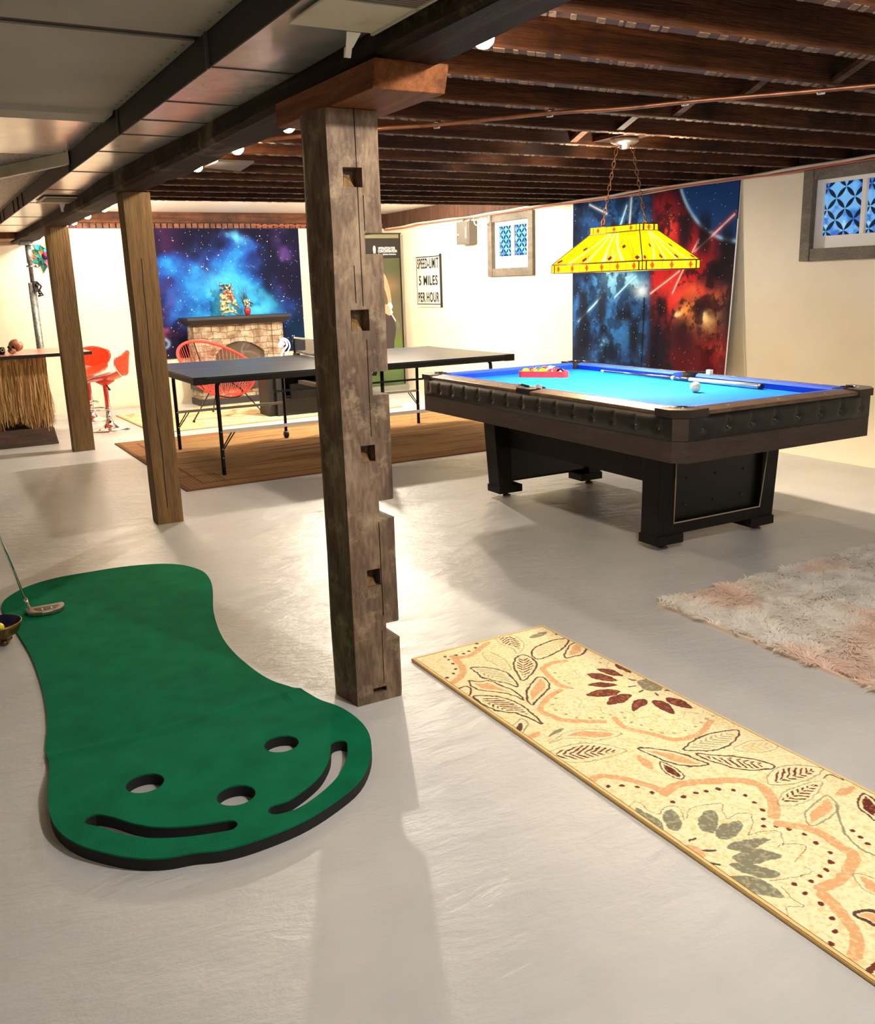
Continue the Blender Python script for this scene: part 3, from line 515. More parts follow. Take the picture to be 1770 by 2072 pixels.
# panels nailed under the joists left of the duct
def sheet(lab,y0,y1,m,name='ceiling_panel',cat='ceiling panel'):
    t=thing(name,lab,cat,(0,y0,2.09),group='ceiling panels left of the duct')
    nl=MB().box(LX,.892,y0,y1,2.092,2.1);nl.cur=1;y=y0+.05
    while y<y1-.03:
        nl.lathe([(.0001,-.003),(.005,-.002),(.0055,0)],(.868,y,2.0915),8,cap=False);y+=.085+rnd.random()*.02
    obj('sheet',nl,[m,M['brass']],t)
    return t
sheet('dull grey ceiling panel at the top left corner, in front of the dark gap',-3.4,2.93,M['panel'])
sheet('dull grey ceiling panel between the dark gap and the raised ridge, left of the duct',2.99,4.17,M['panel'])
sheet('shiny reflective sheet metal panel behind the raised ridge at far left',4.42,5.56,M['steel'])
sheet('dark spangled galvanised sheet at the far left, furthest back',5.575,11.3,M['galv'])
obj('panel_ridge',MB().prism([(4.16,2.092),(4.2,2.075),(4.38,2.075),(4.44,2.092)],LX,.88,'x'),M['panel'],label='raised grey ridge strip crossing between the dull and the shiny ceiling panels',cat='ridge strip',own=(0,4.2,2.08),bev=.003)
obj('gap_batten',MB().box(LX,.892,2.925,2.995,2.098,2.12),M['black'],label='dark grey batten seen in the gap between two ceiling panels',cat='batten',own=(0,2.93,2.1))
o=obj('branch_duct',MB().hexa([(.885,5.40,2.03),(.888,5.46,2.03),(-.35,8.9,2.03),(-.4,8.8,2.03),(.885,5.40,2.091),(.888,5.46,2.091),(-.35,8.9,2.091),(-.4,8.8,2.091)]),M['offw'],label='bright slanting sheet metal edge at far left below the galvanised sheet',cat='duct edge',own=(.9,5.4,2.04))
# ------------------------------------------------------------------ things under the joists
path=[(1.385,4.98,2.080),(1.74,4.59,2.079),(2.099,4.165,2.08),(2.312,3.99,2.082),(2.648,3.56,2.082),(2.86,3.33,2.076),(3.05,3.14,2.082),(3.42,2.74,2.082),(3.75,2.35,2.082),(4.4,1.6,2.082)]
t=thing('water_pipe','thin copper coloured pipe clipped diagonally under the joists','pipe',(2.8,3.3,2.08))
obj('tube',MB().tube(catmull(path,False,8),.0095,10),M['copper'],t)
for x,y in ((2.312,4.0),(2.648,3.57),(3.05,3.145),(3.42,2.75)):
    obj('clamp',MB().tube([(x-.01,y+.012,2.099),(x-.007,y+.008,2.07),(x+.007,y-.008,2.07),(x+.01,y-.012,2.099)],.006,6).box(x-.012,x+.012,y-.008,y+.008,2.092,2.1),M['chrome'],t)
def jig(x,z,amp,ph,y0=FY+.5,y1=BY-.2,n=150,dx=.012):
    return [(x+dx*math.sin(y*2.3+ph),y,z+amp*math.sin(y*3.1+ph)+.5*amp*math.sin(y*7.7+ph*2)) for y in [y0+(y1-y0)*i/n for i in range(n+1)]]
obj('white_cable',MB().tube(jig(5.752,2.087,.006,1,dx=.004),.011,8),mat('white_sheath',rgb(214,205,190),.4),label='thick white cable running along the top of the right wall',cat='cable',own=(5.752,4,2.087))
obj('white_cable',MB().tube(jig(5.783,2.070,.005,3,3,9.6,dx=.003),.008,8),mat('grey_sheath',rgb(180,172,160),.4),label='thinner grey cable behind the white cable on the right wall',cat='cable',own=(5.783,4,2.07))
obj('orange_cable',MB().tube(jig(5.73,2.070,.006,2.2,dx=.003),.0055,6),M['redcable'],label='thin orange red cable below the white cable on the right wall',cat='cable',own=(5.73,4,2.07))
obj('orange_cable',MB().tube([(4.0+.006*i,BY-.03,2.135+.008*math.sin(i*.33)) for i in range(0,280,2)],.006,6),M['redcable'],label='orange cable along the brick course above the galaxy tapestry',cat='cable',own=(4.8,11.57,2.135))
# electrical box with conduits
t=thing('electrical_box','grey metal electrical box high on the right wall beside the window','electrical box',(5.74,9.33,1.79))
obj('case',MB().box(5.69,5.80,9.19,9.47,1.785,2.035),M['greybox'],t,bev=.004)
obj('door',MB().box(5.685,5.69,9.21,9.45,1.8,2.02),M['greybox'],t)
obj('handle',MB().box(5.675,5.686,9.24,9.252,1.85,1.97).box(5.672,5.686,9.4,9.46,1.885,1.9),mat('pale_peach',rgb(225,200,170),.4),t,label='pale raised handle')
obj('conduit',MB().tube([(5.75,9.40,2.03),(5.75,9.40,2.055),(5.765,9.39,2.065)],.011,8).tube([(5.75,9.26,2.03),(5.75,9.25,2.055),(5.765,9.22,2.065)],.009,8),M['greybox'],t)
lp=MB()
lp.tube([(5.74-.004*(i%3),9.15-.012*i+.045*math.sin(i*.5),2.02+.045*math.cos(i*.5)) for i in range(30)],.006,6)
obj('cable_loops',lp,M['white'],label='loose white cable loops beside the electrical box',cat='cable',own=(5.755,9.1,2.03))
obj('wall_conduit',MB().tube([(5.79,9.08,2.06),(5.79,9.08,1.53)],.006,6).box(5.79,5.8,9.08,9.38,1.525,1.532),M['wall'],label='thin painted conduit dropping down the wall beside the electrical box',cat='conduit',own=(5.79,9.08,1.53))
# ------------------------------------------------------------------ windows
def petals(s,oy,oz):
    def f(u,v):
        a=(u-oy)/s;b=(v-oz)/s
        p=(a+b);q=(a-b)      # rotate 45
        fp=p-np.floor(p);fq=q-np.floor(q)
        # petals along the lines q=integer and p=integer
        dq=np.minimum(fq,1-fq);dp=np.minimum(fp,1-fp)
        w1=.62*fp*(1-fp);w2=.62*fq*(1-fq)
        t=np.maximum(sstep(0,.03,w1-dq),sstep(0,.03,w2-dp))
        n=fbm(u,v,9,5)
        c=np.zeros(u.shape+(3,));c[:]=(120,190,250)
        c=mixc(c,(60,120,215),sstep(.4,.62,n));c=mixc(c,(170,225,255),sstep(.6,.75,fbm(u,v,14,8)))
        c=mixc(c,(14,36,60),t)
        return c
    return f
PM=pmat('blue_window_film',.12,emit=.30,spec=.6,dim=.3)  # emission puts the dusk light from outside into the film
def window(k,o,sash,panes,lab):
    y0,y1,z0,z1=o
    t=thing('window_%d'%k,None,None,(RX,(y0+y1)/2,z0));t['kind']='structure'
    f=MB();fw=.085
    f.box(5.765,5.81,y0,y0+fw,z0,z1).box(5.765,5.81,y1-fw,y1,z0,z1).box(5.77,5.81,y0+fw,y1-fw,z0,z0+fw).box(5.77,5.81,y0+fw,y1-fw,z1-fw,z1)
    obj('window_frame',f,M['framew'],t,bev=.004)
    a,b_,c,d=sash;s=MB()
    ps=sorted(panes)
    s.box(5.815,5.845,a,b_,c,ps[0][2]);s.box(5.815,5.845,a,b_,ps[0][3],d)
    s.box(5.815,5.845,a,ps[0][0],ps[0][2],ps[0][3]);s.box(5.815,5.845,ps[-1][1],b_,ps[0][2],ps[0][3])
    for i in range(len(ps)-1): s.box(5.815,5.845,ps[i][1],ps[i+1][0],ps[0][2],ps[0][3])
    obj('sash',s,M['white'],t,bev=.003)
    for p in ps:
        painted('pane',(5.838,p[1],p[2]),(0,-(p[1]-p[0]),0),(0,0,p[3]-p[2]),140,160,petals(.147 if k==2 else .10,.02,.03),PM,t,thick=.004)
window(1,(8.077,8.935,1.415,2.075),(8.16,8.86,1.47,2.02),[(8.25,8.49,1.625,1.945),(8.54,8.79,1.625,1.945)],'')
window(2,(3.79,4.74,1.435,2.075),(3.87,4.67,1.50,2.01),[(3.93,4.255,1.605,1.965),(4.292,4.6,1.605,1.965)],'')
# ================================================================== pool table (local frame, then placed)
M['rail']=wood('walnut_laminate',[rgb(66,46,34),rgb(96,70,52),rgb(122,92,70)],(4,4,4),.35,scale=3,bump=.1)
M['apron']=wood('dark_walnut',[rgb(32,21,16),rgb(48,32,25),rgb(64,45,35)],(3,3,18),.5,scale=2,bump=.15,fine=30)
M['blackwood']=wood('black_oak',[rgb(16,14,14),rgb(22,20,19),rgb(30,27,25)],(12,12,1),.5,bump=.2,spec=.2)
M['button']=mat('shiny_button',rgb(96,84,72),.15,.5)
M['casting']=mat('pocket_iron',rgb(60,54,50),.28,.6)
M['vinyl']=mat('black_vinyl',rgb(13,12,12),.34,bump=.12,bs=250)
M['cloth']=mat('blue_cloth',rgb(2,112,222),.9,c2=rgb(2,106,216),ns=30,spec=.15)
M['cush']=mat('blue_cushion_cloth',rgb(10,66,190),.8)
M['piping']=mat('beige_piping',rgb(168,152,120),.4)
hw,hl=.645,1.20
T=thing('pool_table','large pool table with blue cloth and black button tufted sides','pool table',local=True)
def rect_ring(x,y,c,z0,z1,t):  # chamfered ring
    o=[(-x+c,-y),(x-c,-y),(x,-y+c),(x,y-c),(x-c,y),(-x+c,y),(-x,y-c),(-x,-y+c)]
    return o
o8=rect_ring(hw,hl,.05,0,0,0)
obj('slate_bed',MB().box(-hw+.05,hw-.05,-hl+.05,hl-.05,.66,.745),M['blackwood'],T)
obj('playing_cloth',MB().box(-hw+.1,hw-.1,-hl+.1,hl-.1,.742,.75),M['cloth'],T)
ins=rect_ring(hw-.02,hl-.02,.04,0,0,0)
mb=MB()
for i in range(8):
    a,b2=o8[i],o8[(i+1)%8];c2,d2=ins[(i+1)%8],ins[i]
    mb.hexa([(a[0],a[1],.56),(b2[0],b2[1],.56),(c2[0],c2[1],.56),(d2[0],d2[1],.56),(a[0],a[1],.66),(b2[0],b2[1],.66),(c2[0],c2[1],.66),(d2[0],d2[1],.66)])
obj('apron',mb,M['apron'],T)
mb=MB()
for i in (1,3,5,7):
    a,b2=o8[i],o8[(i+1)%8];k=.985;mb.hexa([(a[0],a[1],.655),(b2[0],b2[1],.655),(b2[0]*k,b2[1]*k,.655),(a[0]*k,a[1]*k,.655),(a[0],a[1],.77),(b2[0],b2[1],.77),(b2[0]*k,b2[1]*k,.77),(a[0]*k,a[1]*k,.77)])
obj('corner_post',mb,M['apron'],T)
def pad(p0,p1,nrm,nb):
    p0=Vector(p0);p1=Vector(p1);n=Vector(nrm);L=(p1-p0).length;nu=int(L*90);nv=14;rows=[]
    bs=[(k+.5)/nb for k in range(nb)]
    for j in range(nv+1):
        v=j/nv;z=.657+.113*v;r=[]
        for i in range(nu+1):
            u=i/nu;h=.016*(1-abs(2*v-1)**3)*min(1,8*min(u,1-u)*L)
            d=0
            for q in bs:
                dx=(u-q)*L;dz=z-.706;dd=math.hypot(dx,dz)
                d=max(d,math.exp(-(dd/.016)**2)*.95, .55*math.exp(-(dx/.007)**2)*math.exp(-((dz-.025)/.03)**2))
            r.append(tuple(p0.lerp(p1,u)+n*(h*(1-d)+.001)+Vector((0,0,z))))
        rows.append(r)
    m=MB().grid(rows,True)
    p=obj('padded_side',m,M['vinyl'],T)
    for q in bs:
        c=p0.lerp(p1,q)+n*.004+Vector((0,0,.706))
        obj('button',MB().ball(c,.0065,10,6),M['button'],p)
    # backing
    q=n*.012
    obj('side_panel',MB().hexa([p0+Vector((0,0,.655)),p1+Vector((0,0,.655)),p1-q+Vector((0,0,.655)),p0-q+Vector((0,0,.655)),p0+Vector((0,0,.77)),p1+Vector((0,0,.77)),p1-q+Vector((0,0,.77)),p0-q+Vector((0,0,.77))]),M['blackwood'],T)
pad((-hw,hl-.05,0),(-hw,-hl+.05,0),(-1,0,0),15)
pad((-hw+.05,-hl,0),(hw-.05,-hl,0),(0,-1,0),8)
pad((hw,-hl+.05,0),(hw,hl-.05,0),(1,0,0),15)
pad((hw-.05,hl,0),(-hw+.05,hl,0),(0,1,0),8)
# wooden rail tops + cushions
def rail(a,b2,inn):   # a,b2 along outer edge; inn inward unit
    a=Vector(a);b2=Vector(b2);i=Vector(inn);z=lambda k:Vector((0,0,k));o=-i*.008
    m=MB().hexa([a+o+z(.768),b2+o+z(.768),b2+i*.085+z(.768),a+i*.085+z(.768),a+o+z(.785),b2+o+z(.785),b2+i*.085+z(.794),a+i*.085+z(.794)])
    obj('rail_top',m,M['rail'],T,bev=.004)
    t=(b2-a).normalized()
    A=[(.085,.794),(.128,.79),(.14,.781),(.122,.75),(.085,.75)]
    vs=[];
    for e,s in ((a,1),(b2,-1)):
        for d,zz in A: vs.append(e+t*s*(.0+ (d-.085)*.6)+i*d+z(zz))
    n=5;m=MB();m.add(vs,[(0,1,2,3,4),(9,8,7,6,5)]+[(k,(k+1)%n,n+(k+1)%n,n+k) for k in range(n)])
    obj('cushion',m,M['cush'],T)
cp=.13;mp=.065
for sx in (-1,1):
    rail((sx*hw,-hl+cp,0),(sx*hw,-mp,0),(-sx,0,0));rail((sx*hw,mp,0),(sx*hw,hl-cp,0),(-sx,0,0))
for sy in (-1,1): rail((-hw+cp,sy*hl,0),(hw-cp,sy*hl,0),(0,-sy,0))
for sx in (-1,1):
    for sy in (-1,1):
        f=lambda p:(sx*(hw-p[0]),sy*(hl-p[1]))
        arc=[(.105+.062*math.cos(a),.105+.062*math.sin(a)) for a in [math.radians(q) for q in range(-30,-241,-15)]]
        poly=[(-.014,.15),(-.014,.048),(.048,-.014),(.15,-.014),(.15,.06)]+arc+[(.06,.15)]
        obj('pocket_casting',MB().prism([f(p) for p in poly],.762,.797),M['casting'],T,bev=.003)
        obj('pocket',MB().lathe([(.058,.793),(.056,.74),(.03,.735),(.0001,.735)],(sx*(hw-.1),sy*(hl-.1),0),20,cap=False),M['black'],T)
        p=[(-.015,.10),(-.015,.047),(.047,-.015),(.10,-.015)]
        rim=[f((.105+.06*math.cos(a),.105+.06*math.sin(a))) for a in [math.radians(q) for q in range(-50,-221,-10)]]
        obj('pocket_rim',MB().tube([(x,y,.798) for x,y in rim],.004,6),M['chrome'],T,label='bright metal pocket rim')
    obj('pocket_casting',MB().box(sx*(hw-.03)-.04,sx*(hw-.03)+.04,-mp,mp,.762,.797),M['blackgloss'],T,bev=.006)
    obj('pocket',MB().lathe([(.05,.793),(.048,.745),(.0001,.74)],(sx*(hw-.085),0,0),18,cap=False),M['black'],T)
# sights (small pearl dots) in the rails
sg=MB()
for sx in (-1,1):
    for y in [k*hl*2/8 for k in (-3,-2,-1,1,2,3)]: sg.lathe([(.0045,.0),(.0045,.0015),(.0001,.0018)],(sx*(hw-.045),y,.7895),8)
for sy in (-1,1):
    for x in (-.32,0,.32): sg.lathe([(.0045,.0),(.0045,.0015),(.0001,.0018)],(x,sy*(hl-.045),.7895),8)
obj('rail_sight',sg,M['white'],T)
# base
def pedestal(y0,y1,out):
    x0,x1=-.345,.475
    m=MB();d=.03*out
    for a,b2 in ((x0,x0+.10),(x1-.10,x1)):
        m.hexa([(a,y0,.075),(b2,y0,.075),(b2,y1,.075),(a,y1,.075),(a-.02,y0+d,.56),(b2-.0,y0+d,.56),(b2,y1+d,.56),(a-.02,y1+d,.56)])
    obj('leg',m,M['blackwood'],T,bev=.003)
    yy=y0+.02 if out<0 else y1-.02
    m=MB().hexa([(x0+.09,y0+.03,.11),(x1-.09,y0+.03,.11),(x1-.09,y1-.03,.11),(x0+.09,y1-.03,.11),(x0+.09,y0+.03+d,.56),(x1-.09,y0+.03+d,.56),(x1-.09,y1-.03+d,.56),(x0+.09,y1-.03+d,.56)])
    e=obj('end_panel',m,M['vinyl'],T)
    yo=(y0 if out<0 else y1)
    m=MB().box(x0+.1,x1-.1,min(yo,yo-.03*out),max(yo,yo-.03*out),.08,.135)
    obj('bottom_rail',m,M['blackwood'],T)
    q=out*.003
    tr=[(x0+.085,yo+d+q,.555),(x0+.105,yo+q,.14),(x1-.105,yo+q,.14),(x1-.085,yo+d+q,.555)]
    obj('piping',MB().tube(tr,.0045,6),M['piping'],e,label='beige piping around the padded end')
    for zz in (.22,.36):
        for k in range(3): obj('button',MB().ball((x0+.2+k*.2,yo-out*.028+d*(zz-.1)/.46,zz),.007,10,6),M['button'],e)
    for a in (x0-.005,x1-.17):
        obj('foot_block',MB().box(a,a+.175,(y0-.01),(y1+.01),.032,.08),M['blackwood'],T,bev=.003)
        obj('leveller',MB().lathe([(.026,0),(.026,.008),(.008,.012),(.008,.035)],(a+.12 if a>0 else a+.1,(y0+y1)/2,0),14),M['bronze'],T)
pedestal(-.745,-.62,-1);pedestal(.73,.86,1)
for x in (-.27,.37):
    obj('side_stretcher',MB().box(x,x+.03,-.65,.76,.33,.56).box(x-.012,x+.03,-.65,.76,.445,.46),M['blackwood'],T)
T.location=(3.508,4.088,0);T.rotation_euler=(0,0,-.017)
PTM=Matrix.Translation((3.508,4.088,0))@Matrix.Rotation(-.017,4,'Z')
def pw(x,y,z=0): return PTM@Vector((x,y,z))
# rack and balls
A0=Vector((-.074,.894));B0=Vector((.123,.645));C0=Vector((.24,.94));cen=(A0+B0+C0)/3
M['rack']=mat('red_plastic',rgb(225,45,52),.3,trans=.0,coat=.3)
def tri(r,k):  # rounded triangle
    o=[]
    for P in (A0,B0,C0):
        d=(P-cen).normalized();a0=math.atan2(d.y,d.x);c=cen+(P-cen)*k
        for q in range(-60,61,15): o.append(tuple(c+Vector((math.cos(a0+math.radians(q)),math.sin(a0+math.radians(q))))*r))
    return o
to=tri(.03,.86);ti=tri(.022,.86);n=len(to);m=MB()
if (A0-cen).cross(B0-cen)<0 if False else False: pass
for i in range(n):
    a,b2,c2,d2=to[i],to[(i+1)%n],ti[(i+1)%n],ti[i]
    w=lambda p,z:pw(p[0],p[1],z)
    m.hexa([w(a,.7505),w(b2,.7505),w(c2,.7505),w(d2,.7505),w(a,.789),w(b2,.789),w(c2,.789),w(d2,.789)])
obj('ball_rack',m,M['rack'],label='red plastic triangle ball rack on the blue pool table',cat='rack',own=pw(cen.x,cen.y,.75))
def ballmat(nm,c,stripe=False,num=True):
    m,nt,N,L,b=newmat(nm);b.inputs['Roughness'].default_value=.08;b.inputs['Coat Weight'].default_value=.5
    if stripe:
        tc=N.new('ShaderNodeTexCoord');s=N.new('ShaderNodeSeparateXYZ');L.new(tc.outputs['Object'],s.inputs[0])
        ab=N.new('ShaderNodeMath');ab.operation='ABSOLUTE';L.new(s.outputs['Z'],ab.inputs[0])
        g=N.new('ShaderNodeMath');g.operation='GREATER_THAN';g.inputs[1].default_value=.0145;L.new(ab.outputs[0],g.inputs[0])
        x=N.new('ShaderNodeMix');x.data_type='RGBA';L.new(g.outputs[0],x.inputs[0]);x.inputs[6].default_value=c;x.inputs[7].default_value=rgb(245,240,225);L.new(x.outputs[2],b.inputs['Base Color'])
    else: b.inputs['Base Color'].default_value=c
    return m
yel,org,red,blk,mar,blu,grn,pur=rgb(250,205,30),rgb(240,105,35),rgb(205,35,35),rgb(14,16,16),rgb(105,25,32),rgb(20,50,150),rgb(15,110,60),rgb(80,40,120)
ab=(B0-A0).normalized();ac=(C0-A0).normalized();br=.0283
st0=cen+(A0-cen)*.775
spec=[('yellow',yel,0),('orange',org,0),('yellow',yel,0),('red',red,1),('black',blk,0),
      ('maroon',mar,0),('green',grn,0),('orange and white striped',org,1),('red',red,0),
      ('purple',pur,0),('red and white striped',red,1),('blue',blu,0),('maroon',mar,1),('green and white striped',grn,1),('blue and white striped',blu,1)]
k=0
pos5=['left end of the front row','second from the left in the front row','middle of the front row','fourth from the left in the front row','right end of the front row']
rw=['front','second','third','fourth','back']
for r in range(5):
    for i in range(5-r):
        nm,c,sp=spec[k]
        p=st0+ab*(i*2.01*br)+ac*(r*2.01*br)
        w=pw(p.x,p.y,.7505+br)
        lab=('%s pool ball in the rack, '%nm)+(pos5[i] if r==0 else '%s in the %s row'%(['leftmost','second','third','fourth'][i],rw[r]))
        bm_=MB().ball(w,br,24,14)
        o=obj('pool_ball',bm_,ballmat('ball_%d'%k,c,sp),label=lab,cat='ball',group='racked pool balls',own=w)
        o.rotation_euler=(rnd.uniform(-1,1),rnd.uniform(-1,1),0)
        if r==0 and i in (4,1):
            d=(Vector((0,0,HC))-w).normalized();d=(d+Vector((.25,0,.15))).normalized()
            o.rotation_euler=(0,0,0)
            obj('number_spot',MB(Matrix.Translation(d*(br*.72))).ball(w,br*.38,14,8),M['white'],o)
        k+=1
w=pw(.14,-.475,.7505+.0286)
obj('cue_ball',MB().ball(w,.0286,28,16),mat('ivory_ball',rgb(240,228,195),.12,c2=rgb(220,195,150),ns=18,nc=(.5,.7)),label='ivory cue ball alone on the blue pool table cloth',cat='ball',own=w)
# cue stick lying along the far cushion
a=pw(.462,.72,.764);b2=pw(.475,-.63,.7665)
t=thing('cue_stick','pool cue with navy shaft and silver butt lying along the far cushion','cue stick',tuple(a))
d=b2-a
def seg(nm,f0,f1,r0,r1,m,lb=None): obj(nm,MB().tube([a+d*f0,a+d*f1],[r0,r1],12),m,t,label=lb)
navy=mat('navy_lacquer',rgb(34,30,70),.2,coat=.5)
seg('ferrule',0,.02,.0065,.0065,M['white'],'white ferrule');seg('shaft',.02,.49,.0068,.0115,navy);seg('joint_ring',.49,.505,.012,.012,M['white'])
seg('forearm',.505,.60,.0118,.0125,navy);seg('butt',.60,.985,.0127,.0155,mat('silver_wrap',rgb(190,188,192),.3,.6),'silver butt');seg('bumper',.985,1.0,.0155,.014,M['black'])
# small things on the near rail
w=pw(-.585,.13,.79)
t=thing('rail_brush','small black clip lying on the near wooden rail of the pool table','clip',tuple(w))
obj('body',MB().tube([pw(-.575,.16,.80),pw(-.588,.10,.802),pw(-.585,.03,.799)],[.005,.007,.004],8),M['blackgloss'],t)
obj('handle',MB().tube([pw(-.585,.03,.799),pw(-.575,-.01,.798)],.0035,6),M['white'],t)
w=pw(-.575,-.045,.7915)
t=thing('chalk_cube','small white and blue chalk cube on the near rail of the pool table','chalk',tuple(w))
c=MB();x,y,z=w;c.box(x-.012,x+.012,y-.012,y+.012,z,z+.022);obj('paper_wrap',c,M['white'],t)
obj('chalk_face',MB().box(x-.009,x+.009,y-.009,y+.009,z+.022,z+.0235),mat('blue_chalk',rgb(60,110,190),.9),t)
w=pw(hw-.06,-.13,.791)
t=thing('chalk_cube','white chalk cube on the far rail near the middle pocket','chalk',tuple(w))
x,y,z=w;obj('paper_wrap',MB().box(x-.014,x+.014,y-.014,y+.014,z,z+.026),M['white'],t)
obj('chalk_face',MB().box(x-.01,x+.01,y-.01,y+.01,z+.026,z+.0275),bpy.data.materials['blue_chalk'],t)
# ================================================================== stained glass lamp
cx,cy=3.649,4.224;w1,l1,zb,zr,w2,l2,zt=.416,.797,1.397,1.443,.133,.425,1.645
LT=thing('pendant_lamp','yellow stained glass pool table lamp hanging on two chains','pendant lamp',(cx,cy,zb))
def glass(long):
    def f(u,v):
        W=u.max();H=v.max();a=u/W;b_=v/H
        c=np.zeros(u.shape+(3,));c[:]=(255,214,8)
        c=mixc(c,(255,250,120),sstep(.55,.75,fbm(u,v,6,3))*.8)
        x=(a-.5)*2
        # diagonal bands making a V in the middle of every panel
        for s_ in ((-.62,.12),(.62,.12),(-.2,.1),(.2,.1)):
            q=np.abs(np.abs(x-s_[0]*(1-b_*.75))-.0)
            c=mixc(c,(255,255,190),(q<.035)*.7)
        for k_ in (-.8,-.45,0,.45,.8):
            q=np.abs(x-k_)
            c=mixc(c,(120,75,10),(q<.0045)*.55)
        for k_ in (-.55,.0,.55):
            q=np.abs(np.abs(x-k_)-.33*(1-b_))
            c=mixc(c,(205,90,10),((q>.028)&(q<.045)&(b_<.7))*.6);c=mixc(c,(120,75,10),(q<.006)*.5)
        for k_,h in ((-.9,.12),(-.3,.14),(.3,.14),(.9,.12),(-.55,.5),(.55,.5)):
            c=mixc(c,(120,28,12),((np.abs(x-k_)*1.2+np.abs(b_-h)*.9)<.07)*1.0)
        for h in (.03,.9,.97): c=mixc(c,(110,70,10),(np.abs(b_-h)<.009)*.6)
        return c
    return f
def rimp(u,v):
    c=np.zeros(u.shape+(3,));c[:]=(255,216,10);b_=v/v.max()
    n=max(1,round(u.max()/.135));s_=u.max()/n;q=(u%s_)/s_
    c=mixc(c,(215,75,15),(np.abs(q-.5)*s_/.02+np.abs(b_-.5)*1.6<.8)*1.0)
    c=mixc(c,(90,50,8),((np.abs(q-.5)<.012)|(q<.02)|(b_<.05)|(b_>.95))*.7)
    e=np.minimum(u,u.max()-u);c=mixc(c,(70,22,8),((e>.022)&(e<.034))*1.0)
    return c
GM=pmat('lit_stained_glass',.25,emit=.62,spec=.6)
cs=[(-1,1),(-1,-1),(1,-1),(1,1)]
zs_=zt-.035
for k in range(4):
    s0=cs[k];s1=cs[(k+1)%4]
    p=lambda s,w_,l_,z:Vector((cx+s[0]*w_/2,cy+s[1]*l_/2,z))
    a,b2=p(s0,w1,l1,zr),p(s1,w1,l1,zr);c2,d2=p(s1,w2,l2,zs_),p(s0,w2,l2,zs_)
    # sloped panel as bilinear painted grid: use painted() on a parallelogram then remap
    U=b2-a;Vv=(d2+c2)/2-(a+b2)/2
    nu=int(U.length*260);nv=90
    fo=a.copy()
    o=painted('glass_panel',fo,U,Vv,nu,nv,glass(k%2==0),GM,LT,thick=.003)
    co=np.zeros(nu*nv*3,np.float32);o.data.vertices.foreach_get('co',co);co=co.reshape(nv,nu,3)
    A_,B_=np.meshgrid(np.linspace(0,1,nu),np.linspace(0,1,nv))
    bs_=WL[LT.name]
    P=[np.array(q-bs_) for q in (a,b2,c2,d2)]
    co=(P[0]*((1-A_)*(1-B_))[...,None]+P[1]*(A_*(1-B_))[...,None]+P[2]*(A_*B_)[...,None]+P[3]*((1-A_)*B_)[...,None]).astype(np.float32)
    o.data.vertices.foreach_set('co',co.reshape(-1));o.data.update()
    painted('rim_panel',p(s0,w1,l1,zb),p(s1,w1,l1,zb)-p(s0,w1,l1,zb),(0,0,zr-zb),nu,16,rimp,GM,LT,thick=.003)
    painted('crown_panel',p(s0,w2,l2,zs_),p(s1,w2,l2,zs_)-p(s0,w2,l2,zs_),(0,0,.035),60,12,rimp,GM,LT,thick=.003)
fr=MB()
for s in cs: fr.tube([p(s,w1,l1,zb),p(s,w1,l1,zr),p(s,w2,l2,zs_),p(s,w2,l2,zt)],.0032,6)
for w_,l_,z in ((w1,l1,zb),(w1,l1,zr),(w2,l2,zs_),(w2,l2,zt)): fr.tube([p(s,w_,l_,z) for s in cs],.003,6,closed=True)
obj('lead_frame',fr,M['bronze'],LT)
obj('top_bar',MB().box(cx-.015,cx+.015,cy-l2/2,cy+l2/2,zt-.004,zt+.004),M['bronze'],LT)
def chain(a,b2,nm):
    a=Vector(a);b2=Vector(b2);L=(b2-a).length;n=int(L/.030);m=MB();t=(b2-a).normalized();u=t.orthogonal().normalized();w_=t.cross(u)
    for k in range(n):
        c=a+t*((k+.5)*L/n);x=u if k%2 else w_
        m.tube([c+t*(.021*math.sin(q))+x*(.0085*math.cos(q)) for q in [2*PI*i/12 for i in range(12)]],.0024,6,closed=True)
    obj('chain_link',m,M['bronze'],LT)
chain((cx-.01,cy+.055,2.065),(cx,cy+l2/2-.03,zt+.02),'l');chain((cx+.01,cy-.055,2.065),(cx,cy-l2/2+.03,zt+.02),'r')
for s in (1,-1): obj('hook',MB().tube([(cx,cy+s*(l2/2-.03)+.016*math.cos(q),zt+.016*math.sin(q)) for q in [i*PI/6 for i in range(7)]],.004,6),M['bronze'],LT)
obj('ceiling_canopy',MB().lathe([(.075,.025),(.078,.018),(.078,.004),(.06,-.006),(.03,-.012),(.028,-.03),(.012,-.034),(.0001,-.034)],(cx,cy,2.09),28),M['nickel'],LT,label='round brushed metal ceiling plate')
obj('mounting_board',MB().box(cx-.09,cx+.09,3.98+.048,4.395,2.115,2.135),M['joist'],LT)
for s in (.17,-.17):
    o=obj('light_bulb',MB().ball((cx,cy+s,1.53),.03,14,9),mat('lamp_bulb_%d'%(s>0),rgb(255,240,200),.4,emit=rgb(255,238,212),es=1300),LT,label='lit bulb inside the shade')
    obj('socket',MB().lathe([(.012,0),(.016,.06)],(cx,cy+s,1.555),10).tube([(cx,cy+s,1.6),(cx,cy+s,1.643)],.004,6),M['brass'],LT)
